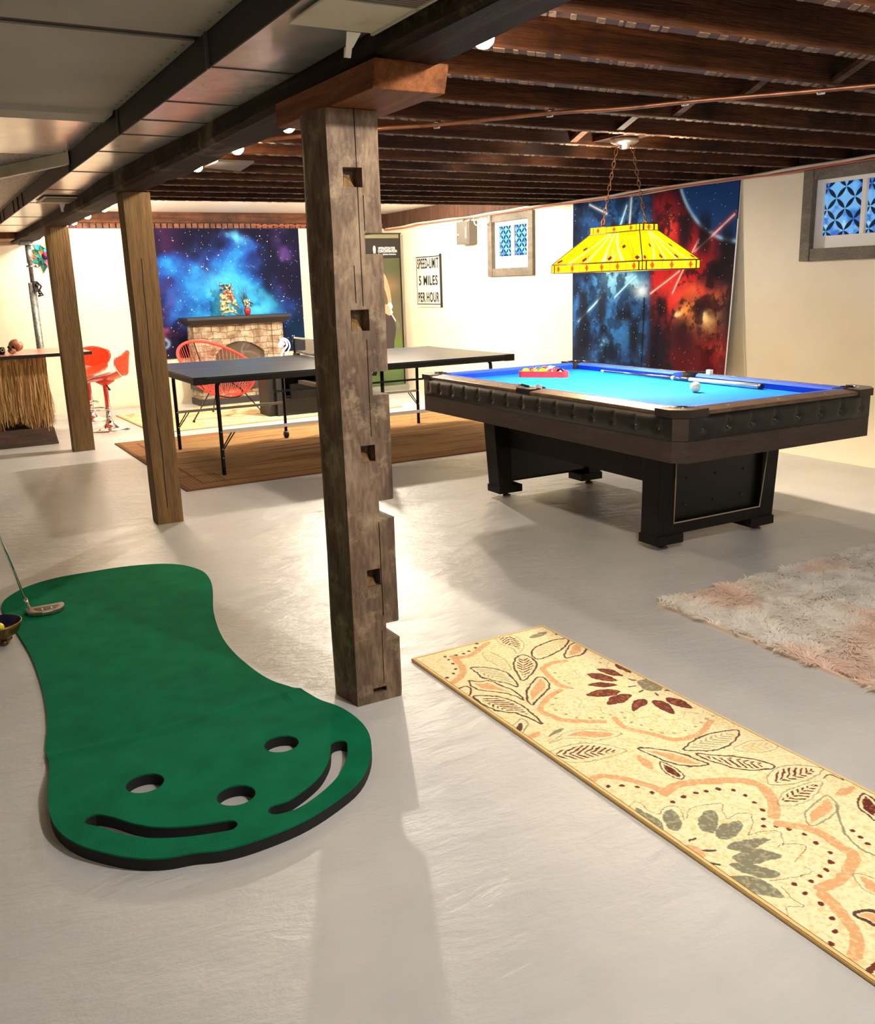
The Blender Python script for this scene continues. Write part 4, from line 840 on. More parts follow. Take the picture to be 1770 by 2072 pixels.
# ================================================================== table tennis table
M['pptop']=mat('dark_table_top',rgb(40,44,52),.34,c2=rgb(34,38,48),ns=4,spec=.25)
M['ppblack']=mat('black_steel',rgb(12,12,13),.4,spec=.3)
M['ppline']=mat('faded_line',rgb(150,152,160),.4)
M['silver']=mat('silver_bar',rgb(214,210,205),.35,.4)
PP=thing('table_tennis_table','dark table tennis table on black folding legs over the brown rug','table',local=True)
Lh,Wh,Z=1.36,.7775,.76
for s in (-1,1):
    x0,x1=(s*.004,s*Lh) if s>0 else (-Lh,-.004)
    h=obj('tabletop_half',MB().box(x0,x1,-Wh,Wh,Z-.016,Z),M['pptop'],PP)
    ln=MB();ln.box(x0,x1,-.0015-.002,.002,Z,Z+.0006)
    ln.box(x0,x1,-Wh+.002,-Wh+.012,Z,Z+.0005).box(x0,x1,Wh-.012,Wh-.002,Z,Z+.0005)
    obj('court_line',ln,M['ppline'],h)
    f=MB()
    for y in (-Wh,Wh-.018): f.box(x0,x1,y,y+.018,Z-.052,Z-.014)
    xe=Lh if s>0 else -Lh
    f.box(min(xe,xe-.018*s),max(xe,xe-.018*s),-Wh,Wh,Z-.052,Z-.014)
    obj('edge_frame',f,M['ppblack'],PP,bev=.004)
    c=MB()
    for y in (-Wh,Wh): c.box(min(xe+.004*s,xe-.09*s),max(xe+.004*s,xe-.09*s),min(y-.003,y-.003+.03),y+.003 if y>0 else y+.03,Z-.055,Z+.001)
    for y in (-Wh,Wh): c.box(min(xe+.005*s,xe-.02*s),max(xe+.005*s,xe-.02*s),min(y,y*.9),max(y,y*.9),Z-.055,Z+.001)
    obj('corner_guard',c,M['ppblack'],PP,bev=.003)
    xo=s*1.165 if s<0 else 1.21
    for y in (-.64,.74):
        obj('leg',MB().tube(catmull([(xo+(-s*.05),y,Z-.03),(xo-s*.015,y,Z-.06),(xo,y,Z-.11),(xo,y,.4),(xo,y,.0088)],False,4),.0155,10),M['ppblack'],PP)
        obj('stretcher',MB().box(min(xo,s*.18),max(xo,s*.18),y-.006,y+.006,.325,.349),M['silver'],PP)
        obj('brace',MB().tube([(xo-s*.11,y,.33),(xo-s*.01,y,.20)],.005,6).tube([(xo-s*.085,y,.33),(xo-s*.01,y,.22)],.005,6),M['ppblack'],PP)
        for z in (.205,.337,.14): obj('bolt',MB().ball((xo,y-.016,z),.006,8,5),M['chrome'],PP)
    for y in (-.64,.74):
        obj('caster_leg',MB().tube([(s*.18,y,Z-.03),(s*.18,y,.065)],.0145,10),M['ppblack'],PP)
        obj('caster',MB(Matrix.Translation((s*.18,y,.0428))@Matrix.Rotation(PI/2,4,'Y')).lathe([(.0001,-.02),(.026,-.02),(.034,-.012),(.034,.012),(.026,.02),(.0001,.02)],(0,0,0),18,cap=False),M['black'],PP)
    f=MB()
    for x in (s*.18,xo): f.box(min(x-.01,x+.01),max(x-.01,x+.01),-.64,.74,Z-.05,Z-.02)
    obj('cross_bar',f,M['ppblack'],PP)
obj('under_frame',MB().box(-.75,.75,-.70,-.688,.60,.615).box(-.03,.03,-.64,.74,.50,.53),M['ppblack'],PP)
PP.location=(3.119,7.331,0);PP.rotation_euler=(0,0,-.018)
NT=thing('table_net','black table tennis net with white tape clamped across the table','net',local=True)
m,nt_,N_,L_,b_=newmat('net_mesh');b_.inputs['Base Color'].default_value=rgb(40,46,52)
trn=N_.new('ShaderNodeBsdfTransparent');mxs=N_.new('ShaderNodeMixShader');mxs.inputs[0].default_value=.45
L_.new(trn.outputs[0],mxs.inputs[1]);L_.new(b_.outputs[0],mxs.inputs[2]);L_.new(mxs.outputs[0],N_['Material Output'].inputs['Surface'])
obj('net_mesh',MB().box(-.001,.001,-.90,.86,Z+.012,Z+.150),m,NT)
obj('top_tape',MB().box(-.005,.005,-.90,.87,Z+.145,Z+.158),M['white'],NT,label='white top tape')
obj('lower_cord',MB().tube([(0,.84,Z+.03),(0,.3,Z+.012),(0,-.88,Z+.012)],.004,6),M['ppblack'],NT)
for y in (.86,-.9):
    s=1 if y>0 else -1
    obj('net_post',MB().tube([(0,y,Z-.0),(0,y,Z+.175)],.010,10).box(-.014,.014,min(y,y-s*.1),max(y,y-s*.1),Z+.001,Z+.012).box(-.014,.014,min(y-.01,y+.01),max(y-.01,y+.01),Z-.06,Z+.012).box(-.014,.014,min(y,y-s*.1),max(y,y-s*.1),Z-.075,Z-.056),M['ppblack'],NT)
    for z in (.17,.12,.03): obj('bolt',MB().ball((-.011,y,Z+z),.006,8,5),M['chrome'],NT)
NT.location=(3.119,7.331,0);NT.rotation_euler=(0,0,-.018)
# ================================================================== rugs
def rugpaint(u,v):
    # u along +x from 1.455, v along -y from 2.825
    X=u+1.462;Y=2.832-v
    jx=(fbm(X,Y,60,31,3)-.5)*.009;jy=(fbm(X,Y,60,37,3)-.5)*.009
    Xn=X+jx;Yn=Y+jy
    c=np.zeros(u.shape+(3,));c[:]=(252,240,196)
    g=fbm(X,Y,150,3,3);c=mixc(c,(238,206,140),sstep(.45,.75,g)*.8);c=mixc(c,(252,240,190),sstep(.55,.8,fbm(X,Y,70,9,2))*.7)
    speck=fbm(X,Y,150,15,2)
    CO={'b':(104,36,22),'p':(84,54,48),'o':(230,176,124),'g':(150,140,112),'v':(138,136,112)}
    nu=u.shape[1]
    for kind,pts,cl,w,inner in RUG:
        P=np.array(pts)/1000.0
        w_=max(w,2)/1000.0
        x0,y0=P.min(0)-.03-w_;x1,y1=P.max(0)+.03+w_
        i0=max(0,int(np.searchsorted(X[0],x0)));i1=int(np.searchsorted(X[0],x1))
        j0=max(0,int(np.searchsorted(-Y[:,0],-y1)));j1=int(np.searchsorted(-Y[:,0],-y0))
        if i1<=i0 or j1<=j0: continue
        sl=(slice(j0,j1),slice(i0,i1));x=Xn[sl];y=Yn[sl];cc=c[sl];sp=speck[sl]
        fuzz=.65+.35*sstep(.3,.5,sp)
        if kind=='d':
            for q in P: cc=mixc(cc,CO[cl],(np.hypot(x-q[0],y-q[1])<w_)*(.95 if cl!='g' else .6))
        elif kind=='f':
            q=catmull([tuple(a) for a in P],True,4);ins=inpoly(x,y,q);cc=mixc(cc,CO[cl],ins*(fuzz if cl in 'ogv' else .92))
            if cl=='b': cc=mixc(cc,(176,104,66),ins*(sp>.58)*(dpoly(x,y,q,True)>.006)*.8)
        elif kind=='l':
            q=catmull([tuple(a) for a in P],False,5);d=dpoly(x,y,q)
            if cl=='o': cc=mixc(cc,CO['o'],(d<w_/2)*(.55+.45*sstep(.25,.5,sp)))
            else: cc=mixc(cc,CO[cl],(d<w_/2)*(.9 if w>3 else .6))
        elif kind=='c':
            q=catmull([tuple(a) for a in P],True,4);ins=inpoly(x,y,q);d=dpoly(x,y,q,True)
            col_={'b':CO['b'],'o':CO['o'],'g':CO['g']}[inner[1]]
            # main axis by longest chord
            D=np.hypot(*(P[:,None]-P[None]).transpose(2,0,1));a_,b_=np.unravel_index(D.argmax(),D.shape);A=P[a_];B=P[b_];Ln=D.max();t=(B-A)/Ln;n=np.array([-t[1],t[0]])
            s=((x-A[0])*t[0]+(y-A[1])*t[1])/Ln;r=(x-A[0])*n[0]+(y-A[1])*n[1]
            wd=d.copy();hwid=(d*ins).max()+1e-6
            if inner[0]=='f': cc=mixc(cc,col_,(ins&(d>hwid*.42))*fuzz)
            else:
                q_=((s-np.abs(r)/Ln*1.1)*Ln/.021)%1.0
                cc=mixc(cc,col_,(ins&(d>hwid*.3)&(q_<.42)&(s>.12)&(s<.86)&(np.abs(r)>.0012))*(.95 if inner[1]=='b' else .6))
            cc=mixc(cc,CO[cl],(d<w_/2)*(.95 if cl!='g' else .75))
        c[sl]=cc
    e=np.minimum(np.minimum(u,u.max()-u),v)
    c=mixc(c,(238,206,140),(e<.009)*1.0);c=mixc(c,(70,48,30),((e>.009)&(e<.0115))*.8)
    return c
RUGM=pmat('runner_pile',.95,bump=.5,bs=400,sheen=.1,spec=.1)
t=thing('runner_rug','long cream runner rug with brown and orange leaf and flower pattern','rug',(1.76,1.6,0))
painted('pile',(1.462,2.832,.011),(.60,0,0),(0,-2.40,0),300,1100,rugpaint,RUGM,t,thick=0,disp=lambda u,v:-(.0015*(fbm(u,v,90,4,2)-.5)))
# painted() normal points down for this orientation, so the pile carries no solidify; body below
obj('backing',MB().box(1.46,2.064,.43,2.834,0,.0095),mat('runner_edge',rgb(222,186,120),.9),t,bev=.003)
# brown flatwoven rug
def brownp(u,v):
    c=np.zeros(u.shape+(3,));c[:]=(140,108,70)
    n=fbm(u*.35,v*3.2,7,2);c=mixc(c,(104,70,40),sstep(.45,.75,n)*.8);c=mixc(c,(178,138,90),sstep(.55,.8,fbm(u*.3,v*4,9,6))*.5)
    st=((v/.006)%1<.5)*.12;c=mixc(c,(70,46,26),st)
    e=np.minimum(np.minimum(u,u.max()-u),np.minimum(v,v.max()-v))
    c=mixc(c,(132,88,58),(e<.16)*.45);c=mixc(c,(90,58,38),(np.abs(e-.17)<.012)*.8);c=mixc(c,(94,62,38),(e<.03)*.7)
    ribs=(((u+.0*v)/.028)%1<.5)*(u<.36)*(e>.0);c=mixc(c,(82,56,36),ribs*((v<.55))*.45)
    return c
BR=pmat('flatweave',.95,bump=.4,bs=300,spec=.15)
t=thing('brown_rug','large tan and brown flatwoven rug under the table tennis table','rug',(3.3,7.6,0))
painted('weave',(1.555,6.335,.0085),(3.5,-.0,0),(0,2.52,0),500,420,brownp,BR,t,thick=0)
obj('backing',MB().box(1.553,5.057,6.333,8.857,0,.0075),mat('rug_edge_brown',rgb(84,56,36),.9),t)
# cream rug by the fireplace
def creamp(u,v):
    c=np.zeros(u.shape+(3,));c[:]=(232,212,168)
    q=fbm(u,v,2.2,12,3);c=mixc(c,(196,158,108),(np.abs(q-.5)<.025)*.8);c=mixc(c,(206,176,130),sstep(.6,.62,fbm(u,v,3.1,22,3))*.7)
    c=mixc(c,(180,140,96),(np.abs(fbm(u,v,4,17,2)-.55)<.02)*.6)
    e=np.minimum(np.minimum(u,u.max()-u),np.minimum(v,v.max()-v));c=mixc(c,(190,150,100),(e<.02)*.7)
    return c
t=thing('floral_rug','pale cream area rug with tan pattern in front of the fireplace','rug',(3.5,10,0))
painted('pile',(2.02,9.22,.0105),(2.80,.10,0),(-.05,1.72,0),300,180,creamp,pmat('cream_pile',.95,bump=.3,bs=200,spec=.1),t,thick=0)
obj('backing',MB().hexa([(2.018,9.218,0),(4.822,9.318,0),(4.772,11.042,0),(1.968,10.942,0),(2.018,9.218,.0095),(4.822,9.318,.0095),(4.772,11.042,.0095),(1.968,10.942,.0095)]),mat('rug_edge_cream',rgb(190,165,120),.9),t)
# shag rug
def shag():
    x0,x1,y0,y1=2.62,4.75,.75,2.775
    t=thing('shag_rug','fluffy blush and taupe shag rug at the right edge of the photo','rug',(3.6,1.8,0))
    obj('backing',MB().box(x0,x1,y0,y1,0,.012),mat('shag_backing',rgb(225,205,185),.95),t)
    r=np.random.RandomState(3);n=90000
    x=x0+(x1-x0)*r.rand(n);y=y0+(y1-y0)*r.rand(n)
    # more tufts where the photo looks closest
    cl=fbm(x,y,22,3,3);ang=fbm(x,y,7,8,3)*4*PI+r.randn(n)*.45
    Ln=.028+.022*r.rand(n);lean=.95+.35*r.rand(n);w=.0011+.0011*r.rand(n)
    dx=np.cos(ang);dy=np.sin(ang);b=np.stack([x,y,np.full(n,.011)],1)-np.array([3.6,1.8,0])
    side=np.stack([-dy,dx,np.zeros(n)],1)
    hz=.006+.010*cl
    m1=b+np.stack([dx*Ln*.35*lean,dy*Ln*.35*lean,hz],1)
    m2=b+np.stack([dx*Ln*lean,dy*Ln*lean,hz*1.25-.004*r.rand(n)],1)
    V=np.stack([b-side*w[:,None],b+side*w[:,None],m1+side*w[:,None]*1.5,m1-side*w[:,None]*1.5,m2],1).reshape(-1,3)
    i=np.arange(n)*5
    quads=np.stack([i,i+1,i+2,i+3],1);tris=np.stack([i+3,i+2,i+4],1)
    me=bpy.data.meshes.new('tufts');me.vertices.add(len(V));me.vertices.foreach_set('co',V.astype(np.float32).reshape(-1))
    li=np.concatenate([quads.reshape(-1),tris.reshape(-1)]);me.loops.add(len(li));me.loops.foreach_set('vertex_index',li.astype(np.int32))
    me.polygons.add(2*n);me.polygons.foreach_set('loop_start',np.concatenate([np.arange(n)*4,4*n+np.arange(n)*3]).astype(np.int32))
    me.update(calc_edges=True)
    k=sstep(.46,.72,fbm(x*1.2,y,2.6,44,4)+.12*r.randn(n)*.5)
    c=np.array([255,251,244])[None]*(1-k[:,None])+np.array([250,224,206])[None]*k[:,None]
    c=c+r.randn(n,1)*7;c=np.clip(c,0,255)/255;c=((c+.055)/1.055)**2.4
    c=np.concatenate([np.repeat(c[:,None],5,1),np.ones((n,5,1))],2).astype(np.float32)
    a=me.color_attributes.new('paint','FLOAT_COLOR','POINT');a.data.foreach_set('color',c.reshape(-1))
    sm_=pmat('shag_fibre',.85,spec=.1,sheen=.6);N=sm_.node_tree.nodes;L=sm_.node_tree.links
    tr=N.new('ShaderNodeBsdfTranslucent');mx=N.new('ShaderNodeMixShader');mx.inputs[0].default_value=.3
    L.new(N['Attribute'].outputs['Color'],tr.inputs['Color']);L.new(N['Principled BSDF'].outputs[0],mx.inputs[1]);L.new(tr.outputs[0],mx.inputs[2]);L.new(mx.outputs[0],N['Material Output'].inputs['Surface'])
    link('pile',me,sm_,t,kind='stuff')
shag()
# ================================================================== putting green
front=[(.184,2.694),(.156,2.497),(.151,2.335),(.186,2.209),(.253,2.112),(.314,2.052),(.37,2.022),(.426,2.008),(.49,1.983),(.572,1.975),(.694,1.988),(.804,2.028),(.912,2.092),(.997,2.198),(1.051,2.324),(1.066,2.44),(1.054,2.56),(1.03,2.66)]
rear=[(.998,2.83),(.955,2.94),(.932,3.08),(.922,3.29),(.939,3.505),(.994,3.786),(1.089,4.127),(1.118,4.338),(1.097,4.465),(1.046,4.57),(.952,4.651),(.795,4.702),(.634,4.711),(.475,4.705),(.346,4.648),(.268,4.562),(.217,4.466),(.2,4.333),(.224,4.022),(.243,3.722),(.245,3.467),(.237,3.226),(.217,3.004),(.192,2.85)]
front=[(x,y+.016*max(0,min(1,(2.6-y)/.4))) for x,y in front]
outl=catmull(front+rear,True,4)
def ztop(x,y):
    yc=2.73+.07*((x-.19)/.83)**2*0+.02*math.cos(x*7)
    t=min(1,max(0,(yc+.08-y)/.30));t=t*t*(3-2*t);s=.009+.026*t
    s+=.007*math.exp(-((y-yc-.05)/.022)**2)
    if x>.95 and y>2.55 and y<2.9: s+=.009*math.exp(-((y-2.76)/.06)**2)
    return s
TB=Vector((.6,3.2,0))
def green_part(nm,z0f,z1f,mt,shrink=0,lbl=None):
    nx,ny=60,150;X=[.05+1.15*i/nx for i in range(nx+1)];Y=[1.85+3.0*i/ny for i in range(ny+1)]
    m=MB();m.grid([[(x,y,1) for x in X] for y in Y],False);m.grid([[(x,y,-1) for x in X] for y in Y],False)
    per=[(x,Y[0]) for x in X]+[(X[-1],y) for y in Y[1:]]+[(x,Y[-1]) for x in X[::-1][1:]]+[(X[0],y) for y in Y[::-1][1:-1]]
    m.grid([[(x,y,-1) for x,y in per],[(x,y,1) for x,y in per]],False,True)
    o=obj(nm,m,mt)
    boolean(o,[tmp(MB().prism(outl,-2,2))],'INTERSECT')
    cut=[]
    for c_ in ((.4,2.422),(.597,2.222),(.803,2.428)): cut.append(tmp(MB().lathe([(.052,-3),(.052,3)],(c_[0],c_[1],0),36)))
    def slot(pts,w):
        p=catmull(pts,False,6);L_=[];R_=[]
        for i in range(len(p)):
            a=np.array(p[max(i-1,0)]);b_=np.array(p[min(i+1,len(p)-1)]);t=(b_-a)/np.hypot(*(b_-a));n=np.array([-t[1],t[0]])
            L_.append(tuple(p[i]+n*w/2));R_.append(tuple(p[i]-n*w/2))
        def cap(i,a0): 
            return [(p[i][0]+w/2*math.cos(a0+q*PI/6),p[i][1]+w/2*math.sin(a0+q*PI/6)) for q in range(1,6)]
        d1=np.array(p[-1])-np.array(p[-2]);d0=np.array(p[0])-np.array(p[1])
        a1=math.atan2(d1[1],d1[0])-PI/2;a0=math.atan2(d0[1],d0[0])-PI/2
        poly=R_+cap(-1,a1)+L_[::-1]+cap(0,a0)
        cut.append(tmp(MB().prism(poly,-3,3)))
    slot([(.245,2.31),(.274,2.275),(.316,2.212),(.37,2.160),(.445,2.120),(.535,2.092)],.048)
    slot([(.948,2.33),(.912,2.256),(.852,2.180),(.785,2.130),(.715,2.096),(.668,2.095)],.05)
    boolean(o,cut)
    me=o.data
    for v in me.vertices:
        top=v.co.z>0;x,y=v.co.x,v.co.y
        zt_=ztop(x,y);v.co.z=(z1f(zt_) if top else z0f(zt_))
        v.co-=TB
    for p in me.polygons: p.use_smooth=False
    return o
G=thing('putting_green','green putting mat with raised black foam front and three round holes','putting mat',tuple(TB))
M['turf']=mat('green_turf',rgb(16,140,98),.95,c2=rgb(14,122,84),ns=9,nc=(.35,.7),bump=.9,bs=500,spec=.1,stretch=(1,1,1))
M['foam']=mat('black_foam',rgb(24,24,25),.8,bump=.1,bs=200)
o=green_part('turf',lambda z:z-.0045,lambda z:z,M['turf']);o.parent=G
o=green_part('foam_base',lambda z:0.0,lambda z:max(.0012,z-.0046),M['foam']);o.parent=G
# putter
t=thing('golf_putter','steel golf putter with its head on the green mat, leaning out of frame at left','golf club',(.32,4.22,.012))
def hp(x,y,z=.012): return (x,y,z)
hd=[(.285,4.215),(.29,4.175),(.31,4.15),(.345,4.135),(.385,4.135),(.42,4.15),(.44,4.18),(.445,4.215),(.44,4.235),(.29,4.235)]
obj('head',MB().prism(hd,.012,.030),M['nickel'],t,bev=.003)
obj('cavity',MB().prism([(.315,4.195),(.33,4.16),(.40,4.155),(.422,4.19),(.42,4.205),(.32,4.208)],.030,.0308),mat('dark_steel',rgb(110,104,98),.35,.9),t)
obj('alignment_line',MB().box(.348,.352,4.158,4.19,.0308,.032).box(.386,.39,4.158,4.19,.0308,.032),M['white'],t)
obj('hosel',MB().tube([(.305,4.232,.03),(.298,4.233,.055),(.292,4.232,.075)],[.008,.007,.008],10),M['chrome'],t)
obj('shaft',MB().tube([(.292,4.232,.07),(.235,4.19,.34),(.12,4.10,.86)],[.0055,.006,.0075],10),M['chrome'],t)
obj('grip',MB().tube([(.135,4.112,.79),(.082,4.07,1.03)],[.011,.014],10),M['black'],t)
# bowl with coloured balls
t=thing('footed_bowl','small footed gold bowl with dark blue inside at the left edge','bowl',(.147,3.91,0))
bc=(.152,3.918,0)
obj('outer',MB().lathe([(.028,.022),(.05,.028),(.078,.048),(.092,.075),(.096,.092),(.093,.093)],bc,28,cap=False),mat('gilt',rgb(150,120,60),.35,.8,c2=rgb(95,72,35),ns=20),t)
obj('lining',MB().lathe([(.093,.093),(.088,.077),(.072,.052),(.045,.034),(.0001,.03)],bc,28,cap=False),mat('dark_blue_glaze',rgb(22,24,60),.3),t)
for a in (0,90,180,270):
    x=bc[0]+.04*math.cos(math.radians(a+25));y=bc[1]+.04*math.sin(math.radians(a+25));obj('foot',MB().ball((x,y,.013),.013,12,8,sx=1.3),bpy.data.materials['gilt'],t)
for (dx,dy,z,c_,nm) in ((-.035,-.02,.076,rgb(245,60,95),'pink'),(.005,-.045,.082,rgb(250,235,50),'yellow'),(-.06,.03,.085,rgb(240,70,60),'red')):
    w=(bc[0]+dx,bc[1]+dy,z)
    obj('golf_ball',MB().ball(w,.0214,16,10),mat(nm+'_ball',c_,.35),label='bright %s golf ball in the small gold bowl'%nm,cat='ball',group='balls in the bowl',own=w)
# ================================================================== bar with grass skirt
t=thing('tiki_bar','bar counter with black edged glossy top and raffia grass skirt','bar counter',(.3,9.7,0))
obj('counter_top',MB().box(-1.4,1.50,9.22,10.25,.815,.842),mat('red_gloss_top',rgb(196,120,108),.3,coat=.15,c2=rgb(176,92,80),ns=3),t,bev=.004)
obj('top_edge',MB().box(-1.402,1.505,9.212,9.222,.812,.842).box(1.5,1.508,9.212,10.25,.812,.842),M['black'],t)
obj('body',MB().box(-1.35,1.06,9.36,10.1,.0,.815),mat('dark_bar_body',rgb(40,27,20),.8),t)
obj('plinth',MB().hexa([(-1.35,9.25,0),(1.125,9.25,0),(1.125,9.36,0),(-1.35,9.36,0),(-1.35,9.27,.16),(1.10,9.27,.16),(1.10,9.36,.16),(-1.35,9.36,.16)]),wood('dark_log',[rgb(52,34,26),rgb(76,52,40),rgb(100,74,58)],(1,8,8),.7),t,bev=.006)
r=random.Random(9);m1=MB();m2=MB()
def strand(m,x,y,nx,ny,L):
    w=.0028+r.random()*.0045;a=.010+r.random()*.055;z0=.812;pts=[];dx=r.uniform(-.05,.05);k=6;ph=r.random()*6
    for i in range(k+1):
        f=i/k;pts.append((x+nx*a*f**1.5+dx*f*f*ny+dx*f*f*(1-abs(nx))+.006*math.sin(ph+f*9),y+ny*a*f**1.5+.004*math.cos(ph+f*8),z0-L*f))
    vs=[]
    tx,ty=(-ny,nx)
    for i,p_ in enumerate(pts):
        ww=w*(1-.6*i/k);vs+=[(p_[0]-tx*ww,p_[1]-ty*ww,p_[2]),(p_[0]+tx*ww,p_[1]+ty*ww,p_[2])]
    m.add(vs,[(2*i,2*i+1,2*i+3,2*i+2) for i in range(k)],False)
for i in range(1000):
    x=r.uniform(.0,1.105);strand(m1 if r.random()<.5 else m2,x,9.335-r.random()*.02,0,-1,.42+.28*r.random()**.6*(.85+.15*math.sin(x*14)))
for i in range(420): strand(m1 if r.random()<.5 else m2,1.085+r.random()*.01,r.uniform(9.33,10.0),1,0,.45+.25*r.random())
obj('grass_skirt',m1,mat('raffia_light',rgb(206,164,104),.7),t,kind='stuff');obj('grass_skirt',m2,mat('raffia_dark',rgb(150,108,60),.7),t,kind='stuff')
# skull shaped mug on the bar
sk=(.87,9.5,.842)
t=thing('ceramic_skull','shiny pinkish brown ceramic skull on the bar top','ornament',sk)
cer=mat('glazed_brown_ceramic',rgb(186,132,104),.15,c2=rgb(120,66,48),ns=14,coat=.6)
obj('cranium',MB().ball((sk[0]+.02,sk[1],sk[2]+.078),.062,20,14,sx=1.05,sy=1.2,sz=.95),cer,t)
obj('jaw',MB().ball((sk[0]-.02,sk[1]-.035,sk[2]+.035),.035,14,10,sx=1.1,sy=1.0,sz=.95),cer,t)
eyes=MB()
for dx in (-.045,-.005): eyes.ball((sk[0]+dx,sk[1]-.060,sk[2]+.068),.0155,10,8)
eyes.ball((sk[0]-.03,sk[1]-.066,sk[2]+.045),.008,8,6)
obj('eye_socket',eyes,M['black'],t)
obj('teeth',MB().box(sk[0]-.045,sk[0]+.0,sk[1]-.075,sk[1]-.06,sk[2]+.0155,sk[2]+.03),cer,t)
w=(.765,9.55,.842)
t=thing('round_mug','small dark round mug with a pale ring at the left edge of the bar','mug',w)
obj('body',MB().lathe([(.022,0),(.030,.015),(.033,.045),(.028,.065),(.024,.066),(.02,.03)],w,18),M['blackgloss'],t)
obj('ring',MB().tube([(w[0]+.006+.014*math.cos(a),w[1]-.034,w[2]+.04+.014*math.sin(a)) for a in [i*PI/6 for i in range(12)]],.003,6,closed=True),M['white'],t)
# adjustable steel column
t=thing('steel_column','adjustable steel column with black clamp behind the bar under the beam','column',(1.26,10.9,0))
obj('lower_tube',MB().lathe([(.038,0),(.038,1.50)],(1.26,10.9,0),20),M['galv'],t)
obj('upper_tube',MB().lathe([(.022,1.48),(.022,1.70),(.03,1.70),(.03,1.885)],(1.27,10.9,0),18),M['galv'],t)
obj('collar',MB().lathe([(.04,1.66),(.044,1.665),(.044,1.672),(.03,1.68)],(1.27,10.9,0),18).tube([(1.31,10.87,1.668),(1.345,10.87,1.668)],.014,8),M['nickel'],t)
obj('clamp',MB().box(1.27,1.315,10.845,10.87,1.40,1.515).tube([(1.31,10.85,1.50),(1.345,10.85,1.46),(1.32,10.85,1.42),(1.35,10.85,1.37),(1.30,10.85,1.36)],.012,7).ball((1.30,10.84,1.47),.02,8,6).ball((1.32,10.84,1.39),.018,8,6),M['blackgloss'],t)
obj('head_plate',MB().box(1.19,1.36,10.82,10.98,1.885,1.925),M['galv'],t)
obj('timber_end',MB().box(.60,1.16,10.9,11.6,1.95,2.091),M['post_tan'],label='pale tan timber end under the duct at far left',cat='timber',own=(.9,11.2,1.95),bev=.005)
obj('timber_end',MB().box(.2,.56,10.7,11.6,1.99,2.091),M['bolster'],label='second short tan timber left of the gap under the duct',cat='timber',own=(.4,11.2,1.99),bev=.005)
# colourful flower burst on the back wall
fc=Vector((1.52,BY-.02,1.80));t=thing('flower_decoration','multicoloured flower burst hanging on the back wall behind the far post','wall decoration',tuple(fc))
cols=[('dark_green',rgb(18,80,62)),('cyan',rgb(40,190,225)),('dark_green',rgb(18,80,62)),('yellow',rgb(250,230,90)),('teal',rgb(30,120,120)),('orange',rgb(240,110,50)),('dark_green',rgb(18,80,62)),('pink',rgb(240,90,150)),('white',rgb(235,245,240)),('dark_green',rgb(18,80,62)),('cyan',rgb(40,190,225)),('orange',rgb(240,90,50))]
pm_={}
for ring,(R_,ln_,n_) in enumerate(((.10,.12,14),(.055,.085,11))):
    for k in range(n_):
        a=2*PI*k/n_+ring*.25;nm,c_=cols[(k*5+ring*3)%12]
        if nm not in pm_: pm_[nm]=mat('foil_'+nm,c_,.4)
        d=Vector((math.cos(a),0,math.sin(a)));s=Vector((-math.sin(a),0,math.cos(a)))
        b0=fc+d*R_*.5+Vector((0,-.004-.02*ring,0));L2=ln_*(1+.25*math.sin(k*2.7))
        pts=[b0-s*.012,b0+d*L2*.45-s*.030+Vector((0,-.02,0)),b0+d*L2+Vector((0,-.01,0)),b0+d*L2*.45+s*.030+Vector((0,-.02,0)),b0+s*.012]
        off=Vector((0,-.004,0));v_=pts+[q-off*-1 for q in pts]
        n5=5;m=MB();m.add(pts+[q+off for q in pts],[(0,1,2,3,4),(9,8,7,6,5)]+[(i,(i+1)%5,5+(i+1)%5,5+i) for i in range(5)])
        obj('petal',m,pm_[nm],t)
obj('backing',MB().lathe([(.06,0),(.06,.016)],(0,0,0),20) if False else MB().box(fc.x-.04,fc.x+.04,BY-.022,BY,fc.z-.04,fc.z+.04),M['black'],t)
obj('centre',MB().ball(fc+Vector((0,-.045,0)),.042,14,10,sy=.5),mat('foil_navy',rgb(35,20,70),.4),t)
obj('centre_disc',MB().ball(fc+Vector((-.01,-.06,.02)),.02,12,8),mat('foil_crimson',rgb(215,30,80),.4),t)
